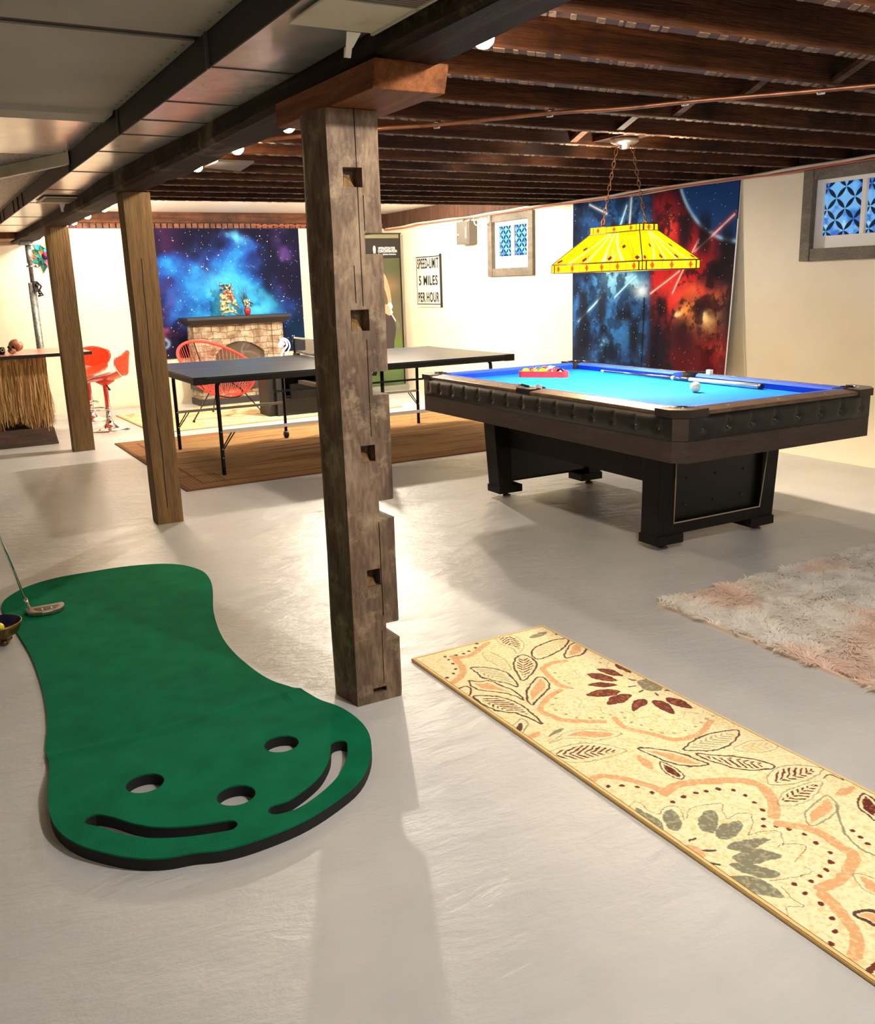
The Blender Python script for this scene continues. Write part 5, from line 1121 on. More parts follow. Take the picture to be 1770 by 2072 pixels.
# ================================================================== bar stools
M['stoolred']=mat('red_stool_vinyl',rgb(228,62,34),.25,coat=.3)
def stool(label,cat,loc,rot):
    t=thing('bar_stool',label,cat,group='red bar stools',local=True)
    obj('base',MB().lathe([(.20,0),(.20,.006),(.15,.018),(.08,.04),(.045,.075),(.035,.11),(.034,.115)],(0,0,0),40),M['chrome'],t)
    obj('column',MB().lathe([(.030,.11),(.030,.17),(.026,.172),(.026,.50)],(0,0,0),20),M['chrome'],t)
    ring=[(-.14+.0+.13*math.cos(a),.13*math.sin(a),.235) for a in [2*PI*i/24 for i in range(24)]]
    obj('footrest',MB().tube(ring,.009,8,closed=True).tube([(-.03,0,.235),(-.02,.0,.235)],.009,6).lathe([(.034,.215),(.034,.255)],(0,0,0),16),M['chrome'],t)
    rows=[]
    for i in range(15):
        u=-1+2*i/14;r_=[]
        w=.205*math.sqrt(max(0.02,1-.62*abs(u)**3))
        for j in range(15):
            v=-1+2*j/14
            z=.555+.055*v*v*(.5+.5*u)-.03*(1-v*v)*(1-u*u)+.035*max(0,u)**3-.05*max(0,-u)**2
            r_.append((.205*u,w*v,z+.03))
        rows.append(r_)
    s=obj('seat',MB().grid(rows,True),M['stoolred'],t,solid=.035,sub=1)
    rim=[rows[0][j] for j in range(15)]+[rows[i][14] for i in range(1,15)]+[rows[14][j] for j in range(13,-1,-1)]+[rows[i][0] for i in range(13,0,-1)]
    obj('seat_trim',MB().tube([(x*1.01,y*1.01,z) for x,y,z in rim],.0075,6,closed=True),M['chrome'],s,label='chrome edge trim')
    obj('seat_bracket',MB().lathe([(.026,.49),(.09,.53),(.10,.56)],(0,0,0),20),M['stoolred'],t)
    rows=[]
    for i in range(15):
        w=i/14;hw_=.215*math.sin(PI*(.12+.62*w))**.8 if w<.75 else .215*math.sin(PI*(.12+.62*.75))**.8*(1-.35*((w-.75)/.25)**2)
        r_=[]
        for j in range(15):
            v=-1+2*j/14;y=hw_*v
            r_.append((.215-1.15*y*y-.0+.035*w,y,.600+.255*w-.03*v*v*(w>.8)*(w-.8)*5))
        rows.append(r_)
    b_=obj('backrest',MB().grid(rows,True),M['stoolred'],t,solid=.028,sub=1)
    rim=[rows[0][j] for j in range(15)]+[rows[i][14] for i in range(1,15)]+[rows[14][j] for j in range(13,-1,-1)]+[rows[i][0] for i in range(13,0,-1)]
    obj('back_trim',MB().tube([(x*1.01,y*1.02,.725+(z-.725)*1.02) for x,y,z in rim],.007,6,closed=True),M['chrome'],b_,label='chrome edge trim')
    obj('lever',MB().tube([(.02,-.03,.50),(.06,-.09,.475),(.075,-.11,.455)],[.006,.006,.012],8),M['black'],t)
    t.location=loc;t.rotation_euler=(0,0,rot);t.scale=(1,1,.93);return t
stool('red shell bar stool on a round chrome base, nearer of the two','stool',(1.70,9.83,0),math.radians(-28))
stool('red shell bar stool standing behind the nearer one against the back wall','stool',(1.68,10.72,0),math.radians(62))
# ================================================================== string chairs
M['cord']=mat('coral_cord',rgb(224,66,52),.5)
def acapulco(label,loc,rot,feet):
    t=thing('string_chair',label,'chair',group='coral string chairs',local=True)
    def H(q,k=1.0): return Vector((-.01+.40*k*math.cos(q),.42*k*math.sin(q),.60-.19*math.cos(q)*k+.02*math.cos(2*q)))
    hoop=[H(2*PI*i/48) for i in range(48)]
    obj('hoop',MB().tube(hoop,.0165,8,closed=True),M['cord'],t)
    def S(q): return Vector((.06+.10*math.cos(q),.10*math.sin(q),.235-.02*math.cos(q)))
    obj('seat_ring',MB().tube([S(2*PI*i/20) for i in range(20)],.008,6,closed=True),M['cord'],t)
    m=MB()
    for i in range(56):
        q=2*PI*i/56;a=H(q);b_=S(q);mid=a.lerp(b_,.5)+Vector((.05*math.cos(q),.05*math.sin(q),-.055))
        m.tube([a,a.lerp(mid,.55)+(mid-a.lerp(b_,.5))*.25,mid,b_.lerp(mid,.5)+Vector((0,0,-.012)),b_],.0034,4,cap=False)
    obj('cord',m,M['cord'],t)
    fr=MB();
    lo=[Vector((.02+.22*math.cos(q),.22*math.sin(q),.345-.09*math.cos(q))) for q in [2*PI*i/24 for i in range(24)]]
    fr.tube([p+Vector((0,0,-.035)) for p in lo],.007,6,closed=True)
    fr.tube([H(PI),(-.30,0,.55),lo[12]+Vector((0,0,-.035))],.006,6)
    obj('under_frame',fr,M['ppblack'],t)
    for f0 in feet:
        f=(f0[0]*math.cos(-rot)-f0[1]*math.sin(-rot),f0[0]*math.sin(-rot)+f0[1]*math.cos(-rot))
        d=Vector((f[0],f[1],0)).normalized();top=Vector((.02,0,0))+d*.20;top.z=.30
        l=obj('leg',MB().tube([top,(f[0],f[1],.02)],.0065,8),M['ppblack'],t)
        obj('rubber_foot',MB().ball((f[0],f[1],.015),.015,10,6),M['black'],l)
    t.location=loc;t.rotation_euler=(0,0,rot);return t
acapulco('coral red string chair in front of the fireplace, left of the black cabinet',(2.93,9.98,.0105),-1.2,[(-.40,-.29),(.01,.40),(.42,-.09)])
acapulco('coral red string chair mostly hidden behind the nearest post, right of the black cabinet',(4.46,10.1,.0105),PI*.9,[(-.40,-.25),(.01,.40),(.38,-.2)])
# black cabinet
t=thing('black_cabinet','matte black cabinet with open cavity standing by the string chairs','cabinet',(3.6,9.65,.0105))
dk=mat('charcoal_board',rgb(26,25,25),.6)
obj('side_panel',MB().box(3.40,3.43,9.5,9.9,.012,.46),dk,t);obj('side_panel',MB().box(3.86,3.89,9.5,9.9,.012,.42),M['black'],t)
obj('front_panel',MB().box(3.43,3.50,9.5,9.53,.012,.44).box(3.50,3.86,9.5,9.53,.012,.20),dk,t,bev=.003)
obj('back_panel',MB().box(3.43,3.86,9.87,9.9,.012,.44),M['black'],t);obj('top_panel',MB().box(3.40,3.89,9.5,9.9,.43,.455),M['black'],t)
obj('shelf',MB().box(3.43,3.86,9.53,9.87,.19,.21),M['black'],t)
o=obj('black_board',MB().hexa([(3.53,9.42,.20),(4.0,9.40,.20),(4.0,9.44,.20),(3.53,9.46,.20),(3.53,9.42,.355),(4.0,9.40,.365),(4.0,9.44,.365),(3.53,9.46,.355)]).box(3.6,3.64,9.42,9.51,.20,.24),M['blackgloss'],t)
obj('side_cover',MB().box(3.32,3.40,9.55,9.86,.012,.44),M['black'],t)
# pink neon flamingo
t=thing('neon_flamingo','white pink glowing flamingo shaped neon light behind the table','neon light',(3.9,10.55,.0105))
neon=mat('neon_tube',rgb(255,225,235),.3,emit=rgb(255,190,205),es=3.0)
nk=catmull([(3.875,.52),(3.868,.59),(3.90,.645),(3.945,.695),(3.935,.745),(3.895,.765),(3.86,.735),(3.845,.70),(3.86,.685),(3.875,.705),(3.895,.735),(3.915,.71)],False,5)
obj('neon_neck',MB().tube([(x,10.55,z) for x,z in nk],.010,8),neon,t)
bd=catmull([(3.93,.60),(3.97,.65),(3.985,.70),(3.96,.76),(3.91,.785),(3.87,.775)],False,5)
obj('neon_outline',MB().tube([(x,10.56,z) for x,z in bd],.006,8),neon,t)
by=catmull([(3.875,.53),(3.95,.56),(4.06,.52),(4.12,.44),(4.0,.41),(3.9,.44)],True,5)
obj('neon_body',MB().tube([(x,10.55,z) for x,z in by],.010,8,closed=True),neon,t)
obj('stand',MB().tube([(3.98,10.55,.42),(3.98,10.55,.03)],.007,8).lathe([(.10,.0),(.10,.012),(.01,.02)],(3.98,10.55,.0115),20),M['black'],t)
# ================================================================== fireplace
def stone_mat():
    m,nt,N,L,b=newmat('stacked_stone');b.inputs['Roughness'].default_value=.85
    tc=N.new('ShaderNodeTexCoord');s=N.new('ShaderNodeSeparateXYZ');c=N.new('ShaderNodeCombineXYZ');L.new(tc.outputs['Object'],s.inputs[0])
    ad=N.new('ShaderNodeMath');L.new(s.outputs['X'],ad.inputs[0]);L.new(s.outputs['Y'],ad.inputs[1]);L.new(ad.outputs[0],c.inputs[0]);L.new(s.outputs['Z'],c.inputs[1])
    nz=N.new('ShaderNodeTexNoise');nz.inputs['Scale'].default_value=6;L.new(c.outputs[0],nz.inputs['Vector'])
    vm=N.new('ShaderNodeVectorMath');vm.operation='MULTIPLY_ADD';vm.inputs[1].default_value=(.10,.07,0);L.new(nz.outputs['Color'],vm.inputs[0]);L.new(c.outputs[0],vm.inputs[2])
    k=N.new('ShaderNodeTexBrick');k.inputs['Scale'].default_value=1;k.inputs['Brick Width'].default_value=.17;k.inputs['Row Height'].default_value=.075
    k.inputs['Mortar Size'].default_value=.0035;k.inputs['Color1'].default_value=rgb(198,184,160);k.inputs['Color2'].default_value=rgb(166,150,128);k.inputs['Mortar'].default_value=rgb(112,96,78)
    k.squash=.6;k.squash_frequency=2
    L.new(vm.outputs[0],k.inputs['Vector'])
    n=N.new('ShaderNodeTexNoise');n.inputs['Scale'].default_value=9;n.inputs['Detail'].default_value=7;L.new(c.outputs[0],n.inputs['Vector'])
    r=N.new('ShaderNodeValToRGB');r.color_ramp.elements[0].position=.35;r.color_ramp.elements[0].color=rgb(176,158,146);r.color_ramp.elements[1].position=.65;r.color_ramp.elements[1].color=(1,1,1,1)
    L.new(n.outputs['Fac'],r.inputs[0])
    x=N.new('ShaderNodeMix');x.data_type='RGBA';x.blend_type='MULTIPLY';x.inputs[0].default_value=1;L.new(k.outputs['Color'],x.inputs[6]);L.new(r.outputs[0],x.inputs[7]);L.new(x.outputs[2],b.inputs['Base Color'])
    q=N.new('ShaderNodeBump');q.inputs['Strength'].default_value=.8;q.inputs['Distance'].default_value=.012
    iv=N.new('ShaderNodeMath');iv.operation='MULTIPLY_ADD';iv.inputs[1].default_value=-1;L.new(k.outputs['Fac'],iv.inputs[0]);L.new(n.outputs['Fac'],iv.inputs[2]);L.new(iv.outputs[0],q.inputs['Height']);L.new(q.outputs[0],b.inputs['Normal'])
    return m
SM=stone_mat()
F=thing('fireplace','pale stone effect electric fireplace with black mantel shelf and arched opening','fireplace',(3.58,11.35,.0))
arch=[(3.285,.30),(3.285,.60)]+[(3.285+.625*i/12,.60+.145*math.sin(PI*i/12)**.8) for i in range(1,12)]+[(3.91,.60),(3.91,.30)]
poly=[(3.17,.25),(3.17,.955),(4.02,.955),(4.02,.25),(3.91,.25)]+arch[::-1]+[(3.285,.25)]
obj('stone_centre',MB().prism(poly,11.27,11.5,'y'),SM,F)
for a,b2 in ((3.03,3.17),(4.02,4.165)): obj('stone_pillar',MB().box(a,b2,11.24,11.52,.25,.955),SM,F,bev=.004)
ao=[(3.22,.60)]+[(3.22+.755*i/12,.60+.225*math.sin(PI*i/12)**.8) for i in range(1,12)]+[(3.975,.60)]
ai=[(3.285,.60)]+[(3.285+.625*i/12,.60+.145*math.sin(PI*i/12)**.8) for i in range(1,12)]+[(3.91,.60)]
m=MB()
for i in range(12): m.hexa([(ai[i][0],11.255,ai[i][1]),(ai[i+1][0],11.255,ai[i+1][1]),(ai[i+1][0],11.28,ai[i+1][1]),(ai[i][0],11.28,ai[i][1]),(ao[i][0],11.255,ao[i][1]),(ao[i+1][0],11.255,ao[i+1][1]),(ao[i+1][0],11.28,ao[i+1][1]),(ao[i][0],11.28,ao[i][1])])
obj('arch_stones',m,SM,F)
obj('mantel_shelf',MB().hexa([(3.0,11.20,.955),(4.19,11.20,.955),(4.19,11.54,.955),(3.0,11.54,.955),(2.95,11.14,1.015),(4.24,11.14,1.015),(4.24,11.54,1.015),(2.95,11.54,1.015)]).box(2.94,4.25,11.13,11.54,1.015,1.05),mat('black_mantel',rgb(36,34,35),.5),F,bev=.004)
fb=mat('fire_back',rgb(120,108,84),.6,c2=rgb(90,80,62),ns=8)
obj('firebox',MB().box(3.28,3.92,11.44,11.5,.25,.78),fb,F)
gl=mat('smoked_glass',rgb(110,104,84),.05,alpha=.35,coat=1)
obj('glass_front',MB().prism(arch,11.30,11.306,'y'),gl,F)
obj('control_strip',MB().box(3.60,3.93,11.262,11.30,.255,.31),M['blackgloss'],F);obj('control_knob',MB().ball((3.86,11.258,.283),.009,8,6),M['white'],F)
for z0,z1,y in ((.18,.25,11.12),(.0,.075,11.10)): obj('hearth_ledge',MB().box(3.0,4.19,y,11.5,z0+.0,z1),mat('dark_hearth_%d'%(z0>0),rgb(52,48,46),.6),F,bev=.004)
obj('hearth_stone',MB().box(3.02,4.17,11.16,11.5,.075,.18),SM,F)
# statue on the mantel: stacked carved figure
t=thing('carved_statue','pale green and brown carved dragon like statue on the mantel','statue',(3.5,11.3,1.05))
pg=mat('celadon_glaze',rgb(196,200,160),.3,c2=rgb(120,124,92),ns=30);dkm=mat('statue_dark',rgb(50,50,40),.35,c2=rgb(190,190,170),ns=45,nc=(.5,.6));rb_=mat('statue_brown',rgb(140,74,52),.4,c2=rgb(210,180,150),ns=40,nc=(.5,.62))
r=random.Random(4)
def clump(nm,c,n,sp,rad,m_):
    m=MB()
    for i in range(n): m.ball((c[0]+r.uniform(-1,1)*sp[0],c[1]+r.uniform(-1,1)*sp[1],c[2]+r.uniform(-1,1)*sp[2]),rad*r.uniform(.6,1.2),9,6,sz=r.uniform(.6,1.2))
    obj(nm,m,m_,t,remesh=.0045)
obj('base',MB().tube([(3.41,11.29,1.062),(3.44,11.28,1.095),(3.50,11.28,1.108),(3.57,11.28,1.098),(3.61,11.29,1.062)],[.012,.016,.02,.016,.012],8),pg,t)
clump('lower_body',(3.50,11.3,1.17),46,(.085,.04,.06),.020,pg);clump('middle_body',(3.52,11.3,1.26),34,(.05,.035,.06),.020,rb_);clump('chest',(3.45,11.29,1.25),16,(.03,.03,.05),.022,pg)
clump('neck',(3.50,11.3,1.33),16,(.04,.03,.02),.02,rb_);clump('head',(3.49,11.3,1.39),34,(.06,.035,.035),.019,dkm)
obj('horn',MB().tube([(3.44,11.3,1.41),(3.42,11.3,1.455),(3.45,11.3,1.452)],[.012,.006,.002],6).tube([(3.55,11.3,1.41),(3.565,11.3,1.448)],[.012,.002],6),dkm,t)
obj('wing',MB().tube([(3.54,11.3,1.36),(3.585,11.3,1.37),(3.60,11.3,1.34)],[.014,.012,.003],6).tube([(3.54,11.3,1.20),(3.60,11.28,1.18),(3.64,11.28,1.14)],[.016,.014,.01],6),pg,t)
t=thing('red_pot','small red pot holding dark grasses beside the statue on the mantel','plant pot',(3.72,11.3,1.05))
obj('pot',MB().lathe([(.020,0),(.035,.02),(.042,.055),(.036,.085),(.03,.09)],(3.74,11.3,1.05),18),mat('red_glaze',rgb(160,34,34),.3),t)
g=MB();r=random.Random(2)
for i in range(46):
    a=r.uniform(-.08,.06);h=r.uniform(.10,.30);g.tube([(3.73,11.3,1.135),(3.72+a*.5,11.3+r.uniform(-.02,.02),1.135+h*.55),(3.70+a,11.3+r.uniform(-.03,.03),1.135+h)],[.0022,.0018,.0006],4)
obj('grass_blade',g,mat('dark_grass',rgb(44,60,52),.6),t)
g=MB()
for i in range(14):
    a=r.uniform(-.02,.06);g.tube([(3.73,11.29,1.14),(3.72+a,11.29,1.2+r.random()*.05)],[.003,.006],5)
obj('seed_head',g,mat('pale_seed',rgb(220,215,170),.7),t)
g=MB();g.hexa([(3.70,11.27,1.165),(3.80,11.27,1.15),(3.80,11.30,1.15),(3.70,11.30,1.165),(3.69,11.27,1.195),(3.76,11.27,1.205),(3.76,11.30,1.205),(3.69,11.30,1.195)])
g.tube([(3.70,11.28,1.20),(3.76,11.28,1.21),(3.82,11.28,1.185)],[.01,.014,.004],6)
obj('dark_leaf',g,dkm,t)
# ================================================================== galaxy tapestry
def galaxy(u,v):
    # u 0..1.98, v 0..1.54 up
    W_=u.max();H_=v.max();a=u/W_;b_=v/H_
    wx=fbm(u,v,2.2,50)-.5;wy=fbm(u,v,2.2,60)-.5;x=a+wx*.35;y=b_+wy*.35
    c=np.zeros(u.shape+(3,));c[:]=(22,22,46)
    c=mixc(c,(72,34,82),sstep(.3,.0,a)*sstep(.3,.7,fbm(u,v,2.6,1))*1.0)
    blob=lambda cx_,cy_,sx_,sy_:np.exp(-(((x-cx_)/sx_)**2+((y-cy_)/sy_)**2))
    neb=1.2*blob(.42,.48,.36,.24)+.8*blob(.12,.70,.18,.11)+.7*blob(.52,.82,.09,.2)+.9*blob(.66,.42,.17,.26)+.7*blob(.52,.30,.28,.16)
    t_=fbm(u,v,3.2,5,6,.6);neb=np.clip(neb*(.2+1.2*t_),0,1.5)
    c=mixc(c,(34,60,140),sstep(.1,.5,neb));c=mixc(c,(36,112,196),sstep(.35,.8,neb));c=mixc(c,(60,168,226),sstep(.65,1.15,neb))
    hot=blob(.54,.93,.035,.05)+.8*blob(.63,.33,.07,.05)+.5*blob(.40,.62,.08,.10);c=mixc(c,(110,225,250),np.clip(hot*(.3+t_),0,1)*.85)
    pk=blob(.03,.33,.10,.13);c=mixc(c,(200,90,140),np.clip(pk*sstep(.35,.7,fbm(u,v,7,71)),0,1)*.9)
    pu=blob(.9,.62,.07,.25)*sstep(.4,.7,fbm(u,v,5,75));c=mixc(c,(120,80,180),np.clip(pu,0,1)*.8)
    c=mixc(c,(150,190,230),np.clip(np.exp(-((np.hypot(a-.06,(b_-.12)*1.0)-.035)/.012)**2),0,1)*.7)
    dk=blob(.80,.60,.07,.25);c=mixc(c,(16,18,34),np.clip(dk,0,1)*.8)
    c=mixc(c,(12,50,80),sstep(.75,.95,a)*sstep(.5,.1,b_)*.7)
    for k in range(360):
        r_=STR[k];i=int(r_[0]*u.shape[1]);j=int(r_[1]*u.shape[0]);s=1 if r_[2]<.93 else 2
        c[j:j+s,i:i+s]=(250,240,225) if r_[3]<.7 else (255,190,160) if r_[0]<.3 else (180,225,255)
    return c
STR=np.random.RandomState(8).rand(800,4)
CM=pmat('printed_cloth',.9,spec=.1)
def drape(u,v): return .012*np.sin(u*9+v)*np.exp(-v*.4)+.008*np.sin(u*21+1.5*v)+.004
painted('galaxy_tapestry',(2.62,BY-.0035,.56),(1.97,0,0),(0,0,1.54),390,300,galaxy,CM,label='blue and purple galaxy print tapestry on the back wall behind the fireplace',cat='tapestry',disp=lambda u,v:.014+drape(u,v)*.5 ,thick=.003)
# blue and red space tapestry (plain abstract stand-in)
def bluered(u,v):
    W_=u.max();H_=v.max();a=u/W_;b_=v/H_
    wx=fbm(u,v,2.4,150)-.5;wy=fbm(u,v,2.4,160)-.5;x=a+wx*.22;y=b_+wy*.22
    t_=fbm(u,v,4,105,6,.62);f=fbm(u,v,10,115,5,.6)
    bl=lambda cx_,cy_,sx_,sy_,X=None:np.exp(-(((x-cx_)/sx_)**2+((y-cy_)/sy_)**2))
    c=np.zeros(u.shape+(3,));c[:]=(20,22,36)
    left=sstep(.56,.50,a);right=1-left
    c=mixc(c,(34,74,128),left*sstep(.2,.62,t_)*.95)
    c=mixc(c,(50,120,190),left*np.clip(bl(.2,.42,.22,.16)+bl(.38,.78,.10,.18)+.6*bl(.3,.2,.2,.12),0,1)*sstep(.3,.65,t_))
    c=mixc(c,(150,215,245),left*np.clip(bl(.26,.50,.12,.10)*1.0+bl(.47,.46,.07,.06)*1.3+bl(.22,.10,.05,.05),0,1)*sstep(.35,.6,t_))
    c=mixc(c,(14,24,44),left*sstep(.5,.62,f)*.55)
    c=mixc(c,(190,32,40),right*np.clip(bl(.58,.86,.09,.18)+bl(.72,.58,.18,.16)+bl(.62,.5,.1,.2)+.8*bl(.92,.12,.14,.12),0,1)*sstep(.25,.6,t_+.1))
    c=mixc(c,(235,80,60),right*np.clip(bl(.60,.80,.03,.09)+bl(.78,.44,.15,.06)+.7*bl(.9,.14,.05,.05),0,1))
    c=mixc(c,(250,150,70),right*np.clip(bl(.84,.40,.09,.07)+.9*bl(.74,.33,.07,.05)+.8*bl(.86,.27,.07,.05)+bl(.915,.155,.025,.025),0,1)*sstep(.3,.6,t_+.05))
    c=mixc(c,(255,225,160),right*np.clip(bl(.87,.30,.035,.035)+bl(.69,.33,.03,.02),0,1))
    c=mixc(c,(46,20,26),right*sstep(.52,.66,f)*.75)
    c=mixc(c,(90,22,26),right*sstep(.3,.05,b_)*sstep(.35,.6,t_)*.8)
    # planet limb top right
    d=np.hypot(u-W_*1.02,v-H_*1.18);R_=.74;c=mixc(c,(24,62,122),(d<R_)*right*.95);c=mixc(c,(140,195,235),np.exp(-((d-R_)/.018)**2)*(a>.60)*(d<R_+.03))
    # light streaks
    def beam(c,p0,p1,w,col_):
        dd=dseg(u,v,(p0[0]*W_,p0[1]*H_),(p1[0]*W_,p1[1]*H_));c=mixc(c,col_,np.exp(-(dd/(w*2.6))**2)*.55);return mixc(c,(255,235,230) if col_[0]>150 else (225,245,255),np.exp(-(dd/(w*.8))**2)*.9)
    c=beam(c,(.98,.83),(.78,.66),.012,(235,70,60));c=beam(c,(.80,.72),(.66,.44),.010,(235,70,60));c=beam(c,(.70,.56),(.53,.44),.008,(240,90,70))
    c=beam(c,(.32,.80),(.37,.94),.011,(90,180,240));c=beam(c,(.05,.27),(.20,.42),.010,(90,180,240));c=beam(c,(.30,.42),(.44,.54),.008,(90,180,240));c=beam(c,(.12,.975),(.24,.91),.008,(160,210,240))
    c=beam(c,(.40,.98),(.385,.75),.008,(210,235,245))
    # bright burst near the middle seam
    c=mixc(c,(235,248,255),np.exp(-(np.hypot(a-.475,b_-.455)/.04)**2)*.9)
    # dark seam fold down the middle
    c=mixc(c,(14,14,22),np.exp(-((a-.492)/.006)**2)*(b_<.42)*.8)
    # dark abstract vertical shapes
    for cx_,cy_,w_,h_ in ((.71,.76,.035,.10),(.815,.74,.035,.11),(.95,.66,.035,.12),(.205,.36,.035,.10),(.08,.36,.03,.12),(.90,.56,.05,.05),(.60,.36,.03,.06),(.08,.14,.05,.16),(.44,.18,.03,.12)):
        c=mixc(c,(20,18,24),np.exp(-(((a-cx_+wx*.06)/w_)**4+((b_-cy_)/h_)**4))*.8)
    for k in range(240):
        r_=STR2[k];i=int(r_[0]*u.shape[1]);j=int(r_[1]*u.shape[0]);c[j,i]=(210,220,235) if r_[0]<.5 or r_[1]>.6 else (250,150,110)
    e=np.minimum(np.minimum(a,1-a)*W_,np.minimum(b_,1-b_)*H_);c=mixc(c,(30,32,50),(e<.012)*.7)
    return c
STR2=np.random.RandomState(18).rand(800,4)
def drape2(u,v):
    s=(1-v/1.53)
    return np.maximum(.001,.008+.010*np.sin(u*8+2*v)*s+.006*np.sin(u*19-v*3)*s)+.07*sstep(1.86,2.09,u)*s**1.3
t=thing('space_tapestry','large tapestry, blue left half and fiery red right half, on the right wall','tapestry',(RX-.006,6.4,.54))
painted('printed_cloth',(RX-.004,7.43,.54),(0,-2.085,0),(0,0,1.535),430,320,bluered,CM,t,disp=drape2,thick=.003)
painted('white_hem',(RX-.004,5.352,.54),(0,-.012,0),(0,0,1.53),4,60,lambda u,v:np.ones(u.shape+(3,))*225,CM,t,disp=lambda u,v:.082*(1-v/1.53)**1.3+.006,thick=.004)
# ================================================================== pull-up banner
def banner(u,v):
    W_=u.max();H_=v.max();c=np.zeros(u.shape+(3,));c[:]=(72,72,50)
    c=mixc(c,(62,68,42),fbm(u,v,3,3));c=mixc(c,(150,110,84),np.exp(-(((u-.62)/.2)**2+((v-1.25)/.12)**2))*.6);c=mixc(c,(96,88,66),sstep(1.25,1.0,v)*.7)
    c=mixc(c,(88,110,50),sstep(.80,.5,v)*1.0);c=mixc(c,(70,92,56),sstep(.3,.1,v)*.8)
    hd=(v>1.60)&(v<1.845);c=mixc(c,(24,20,20),hd*1.0);c=mixc(c,(112,110,84),(v>=1.845)*1.0)
    # golfer seen from the chest down, printed flat
    def P(poly,col_):
        nonlocal c
        q=catmull(poly,True,4);c=mixc(c,col_,inpoly(u,v,q)*1.0)
    P([(.20,.30),(.22,.66),(.24,.94),(.40,.99),(.60,.98),(.66,.86),(.69,.72),(.66,.55),(.60,.30)],(52,44,46))
    P([(.22,.92),(.20,1.15),(.22,1.40),(.34,1.50),(.48,1.48),(.55,1.42),(.545,1.30),(.53,1.12),(.55,.98),(.40,.95)],(206,208,232))
    P([(.50,1.40),(.535,1.42),(.575,1.38),(.62,1.24),(.64,1.10),(.635,1.02),(.60,1.03),(.585,1.12),(.55,1.24),(.51,1.33)],(222,142,112))
    P([(.59,1.04),(.63,1.05),(.655,1.0),(.64,.97),(.60,.98)],(244,244,244))
    P([(.53,1.0),(.57,1.03),(.61,1.0),(.655,.93),(.63,.895),(.60,.89),(.55,.92),(.52,.96)],(224,150,118))
    d=dseg(u,v,(.62,.93),(.70,.80));c=mixc(c,(225,225,225),(d<.006)*1.0)
    P([(.69,.83),(.73,.81),(.745,.76),(.73,.70),(.70,.75)],(96,98,88))
    c=mixc(c,(236,232,228),(dseg(u,v,(.60,1.04),(.645,.92))<.008)*1.0)
    bt=lambda x,y,w,h:(np.abs(u-x)<w)&(np.abs(v-y)<h)
    c=mixc(c,(235,238,190),(bt(.435,1.715,.018,.026)|bt(.435,1.745,.009,.009))*1.0);c=mixc(c,(225,215,205),bt(.435,1.675,.014,.010)*1.0);c=mixc(c,(130,90,90),bt(.437,1.652,.018,.006)*1.0)
    c=mixc(c,(16,14,14),(u>W_-.022)*1.0)
    return c
BO=Vector((4.87,10.86,.09));BU=Vector((.80,-.03,0));BL=BU.length
t=thing('pull_up_banner','tall pull-up banner printed with a golfer and a black header, partly behind the nearest post','banner',(5.27,10.85,0))
painted('banner_print',BO,BU,(0,0,1.90),200,480,banner,pmat('banner_vinyl',.35,spec=.4),t,thick=.002)
fr=frame(BO+BU*.765+Vector((0,-.004,1.722)),BU,(0,0,1))
obj('banner_text',text_mb('HYDRATION FOR',.044,fr@Matrix.Translation((-.008,.0,0)),.235,.0008),M['white'],t)
obj('banner_text',text_mb('CONCENTRATION',.044,fr@Matrix.Translation((0,-.036,0)),.262,.0008),M['white'],t)
obj('banner_text',text_mb('Focus. Hydration. Performance',.024,fr@Matrix.Translation((-.003,-.072,0)),.24,.0003),M['white'],t)
obj('banner_base',MB().box(4.85,5.69,10.76,10.94,0,.085),mat('silver_base',rgb(150,155,145),.35,.7),t,bev=.01)
obj('support_pole',MB().tube([(5.27,10.88,.08),(5.27,10.88,1.98)],.008,8),M['nickel'],t)
obj('top_rail',MB().box(4.865,5.675,10.815,10.875,1.985,2.0),M['black'],t)
# ================================================================== speed limit sign
t=thing('speed_sign','white metal sign lettered SPEED LIMIT 5 MILES PER HOUR on the right wall','sign',(RX-.02,10.33,1.39))
SY0,SY1,SZ0,SZ1=10.02,10.65,1.075,1.705
obj('plate',MB().box(RX-.016,RX-.004,SY0,SY1,SZ0,SZ1),mat('sign_enamel',rgb(232,226,208),.35,c2=rgb(214,200,180),ns=5,nc=(.5,.8)),t,bev=.003)
b=MB()
for a0,a1,z0,z1 in ((SY0+.02,SY1-.015,SZ1-.025,SZ1-.013),(SY0+.02,SY1-.015,SZ0+.03,SZ0+.042),(SY0+.012,SY0+.024,SZ0+.03,SZ1-.013),(SY1-.027,SY1-.015,SZ0+.03,SZ1-.013)): b.box(RX-.0175,RX-.0155,a0,a1,z0,z1)
b.box(RX-.03,RX-.003,SY0-.008,SY0+.003,SZ0-.004,SZ1+.006)
obj('border',b,M['black'],t)
cyS=(SY0+SY1)/2
def sg_(s,z,h,w): obj('lettering',text_mb(s,h,frame((RX-.018,cyS,z),(0,-1,0),(0,0,1)),w,.0038,spc=1.1),M['black'],t)
sg_('SPEED-LIMIT',.155,0.13,0) if False else None
for s,z,h,w in (('SPEED-LIMIT',1.60,.170,.54),('5 MILES',1.395,.160,.48),('PER HOUR',1.19,.165,.53)): sg_(s,z,h,w)
for y,z in ((SY0+.03,SZ1-.008),(SY1-.3,SZ1-.006)): obj('screw',MB().ball((RX-.017,y,z),.005,8,5),M['nickel'],t)
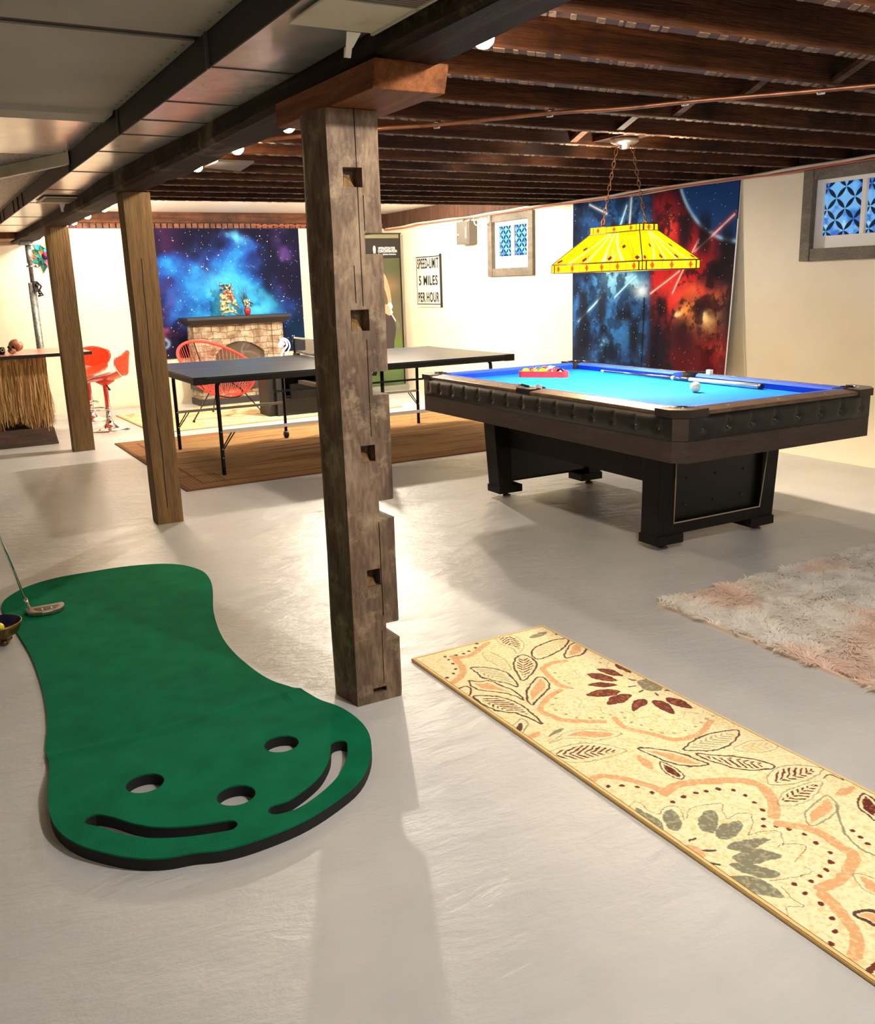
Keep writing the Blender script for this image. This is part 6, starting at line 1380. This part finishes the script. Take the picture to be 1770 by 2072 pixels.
# ================================================================== bulbs hanging along the beam
ys=[2.52,4.14,4.87,5.62,8.48,9.3,10.07,10.65]
wh=['nearest one peeking out beside the dark beam at the top','right beside the far side of the nearest post','third back along the beam, in front of the golden post','fourth back, just right of the golden post top','small one above the furthest post','next to the furthest post, second of the small ones','glaring bright one just right of the furthest post top','glaring bright one furthest back above the furthest post']
def bulb(y,lab,x=1.625,z=2.068,mt='bulb',r_=.034,extra=True):
    t=thing('globe_bulb','round lit bulb, '+lab,'light bulb',(x,y,z),group='bulbs strung along the beam')
    obj('globe',MB().lathe([(.0001,-r_),(r_*.5,-r_*.87),(r_*.87,-r_*.5),(r_,0),(r_*.87,r_*.5),(.014,r_*1.05),(.012,r_*1.2)],(x,y,z),16,cap=False),M[mt],t)
    obj('socket',MB().lathe([(.012,.0355),(.013,.038),(.013,.04)],(x,y,z),12),M['white'],t)
for y,l in zip(ys,wh): bulb(y,l,mt='bulb_far' if y>9.5 else 'bulb')
bulb(1.25,'one above the photo near the camera',mt='bulb_near');bulb(-.35,'one behind the camera',mt='bulb_cool')
obj('light_cord',MB().tube([(1.63+.01*math.sin(y_*3),y_,2.0955) for y_ in [ -1+.2*i for i in range(59)]],.003,6),M['white'],label='white cord the round bulbs hang from along the beam',cat='cord',own=(1.63,5,2.09))
t=thing('ceiling_lamp','bright bare bulb lamp on the white ceiling strip hidden behind the nearest post','ceiling lamp',(3.87,8.42,2.10))
obj('globe',MB().ball((3.87,8.42,2.13),.045,16,10),M['bulb_dim'],t);obj('socket',MB().lathe([(.02,.07),(.05,.12),(.05,.155)],(3.87,8.42,2.13),16),M['white'],t)
t=thing('ceiling_lamp','bare bulb lamp on the white ceiling strip near the speed sign','ceiling lamp',(5.05,9.6,2.26))
obj('globe',MB().ball((5.05,9.6,2.262),.022,16,10),mat('lit_bulb_corner',rgb(255,240,210),.4,emit=rgb(255,240,218),es=1300),t)
for k,(x,y) in enumerate(((.6,-1.9),(3.9,-.7))):  # two unseen fill lamps, assumed and added to brighten the foreground
    t=thing('ceiling_lamp','assumed bare bulb fill lamp behind the camera, %s'%('on the left' if k==0 else 'on the right'),'ceiling lamp',(x,y,2.02))
    obj('globe',MB().ball((x,y,2.02),.045,16,10),M['bulb_cool'] if k else M['bulb'],t);obj('socket',MB().lathe([(.02,.04),(.05,.07),(.05,.08 if k else .09)],(x,y,2.02),16),M['white'],t)
# white flap below the joists
obj('access_cover',MB().hexa([(1.735,5.56,2.088),(1.95,5.55,2.088),(2.0,5.97,2.088),(1.735,5.85,2.088),(1.735,5.56,2.0998),(1.95,5.55,2.0998),(2.0,5.97,2.0998),(1.735,5.85,2.0998)]),M['greybox'],label='thin grey cover plate under the joists right of the golden post',cat='cover plate',own=(1.85,5.7,2.09))
# world
wd=bpy.data.worlds.new('world');scene.world=wd;wd.use_nodes=True
wd.node_tree.nodes['Background'].inputs[0].default_value=(.02,.05,.12,1);wd.node_tree.nodes['Background'].inputs[1].default_value=.3
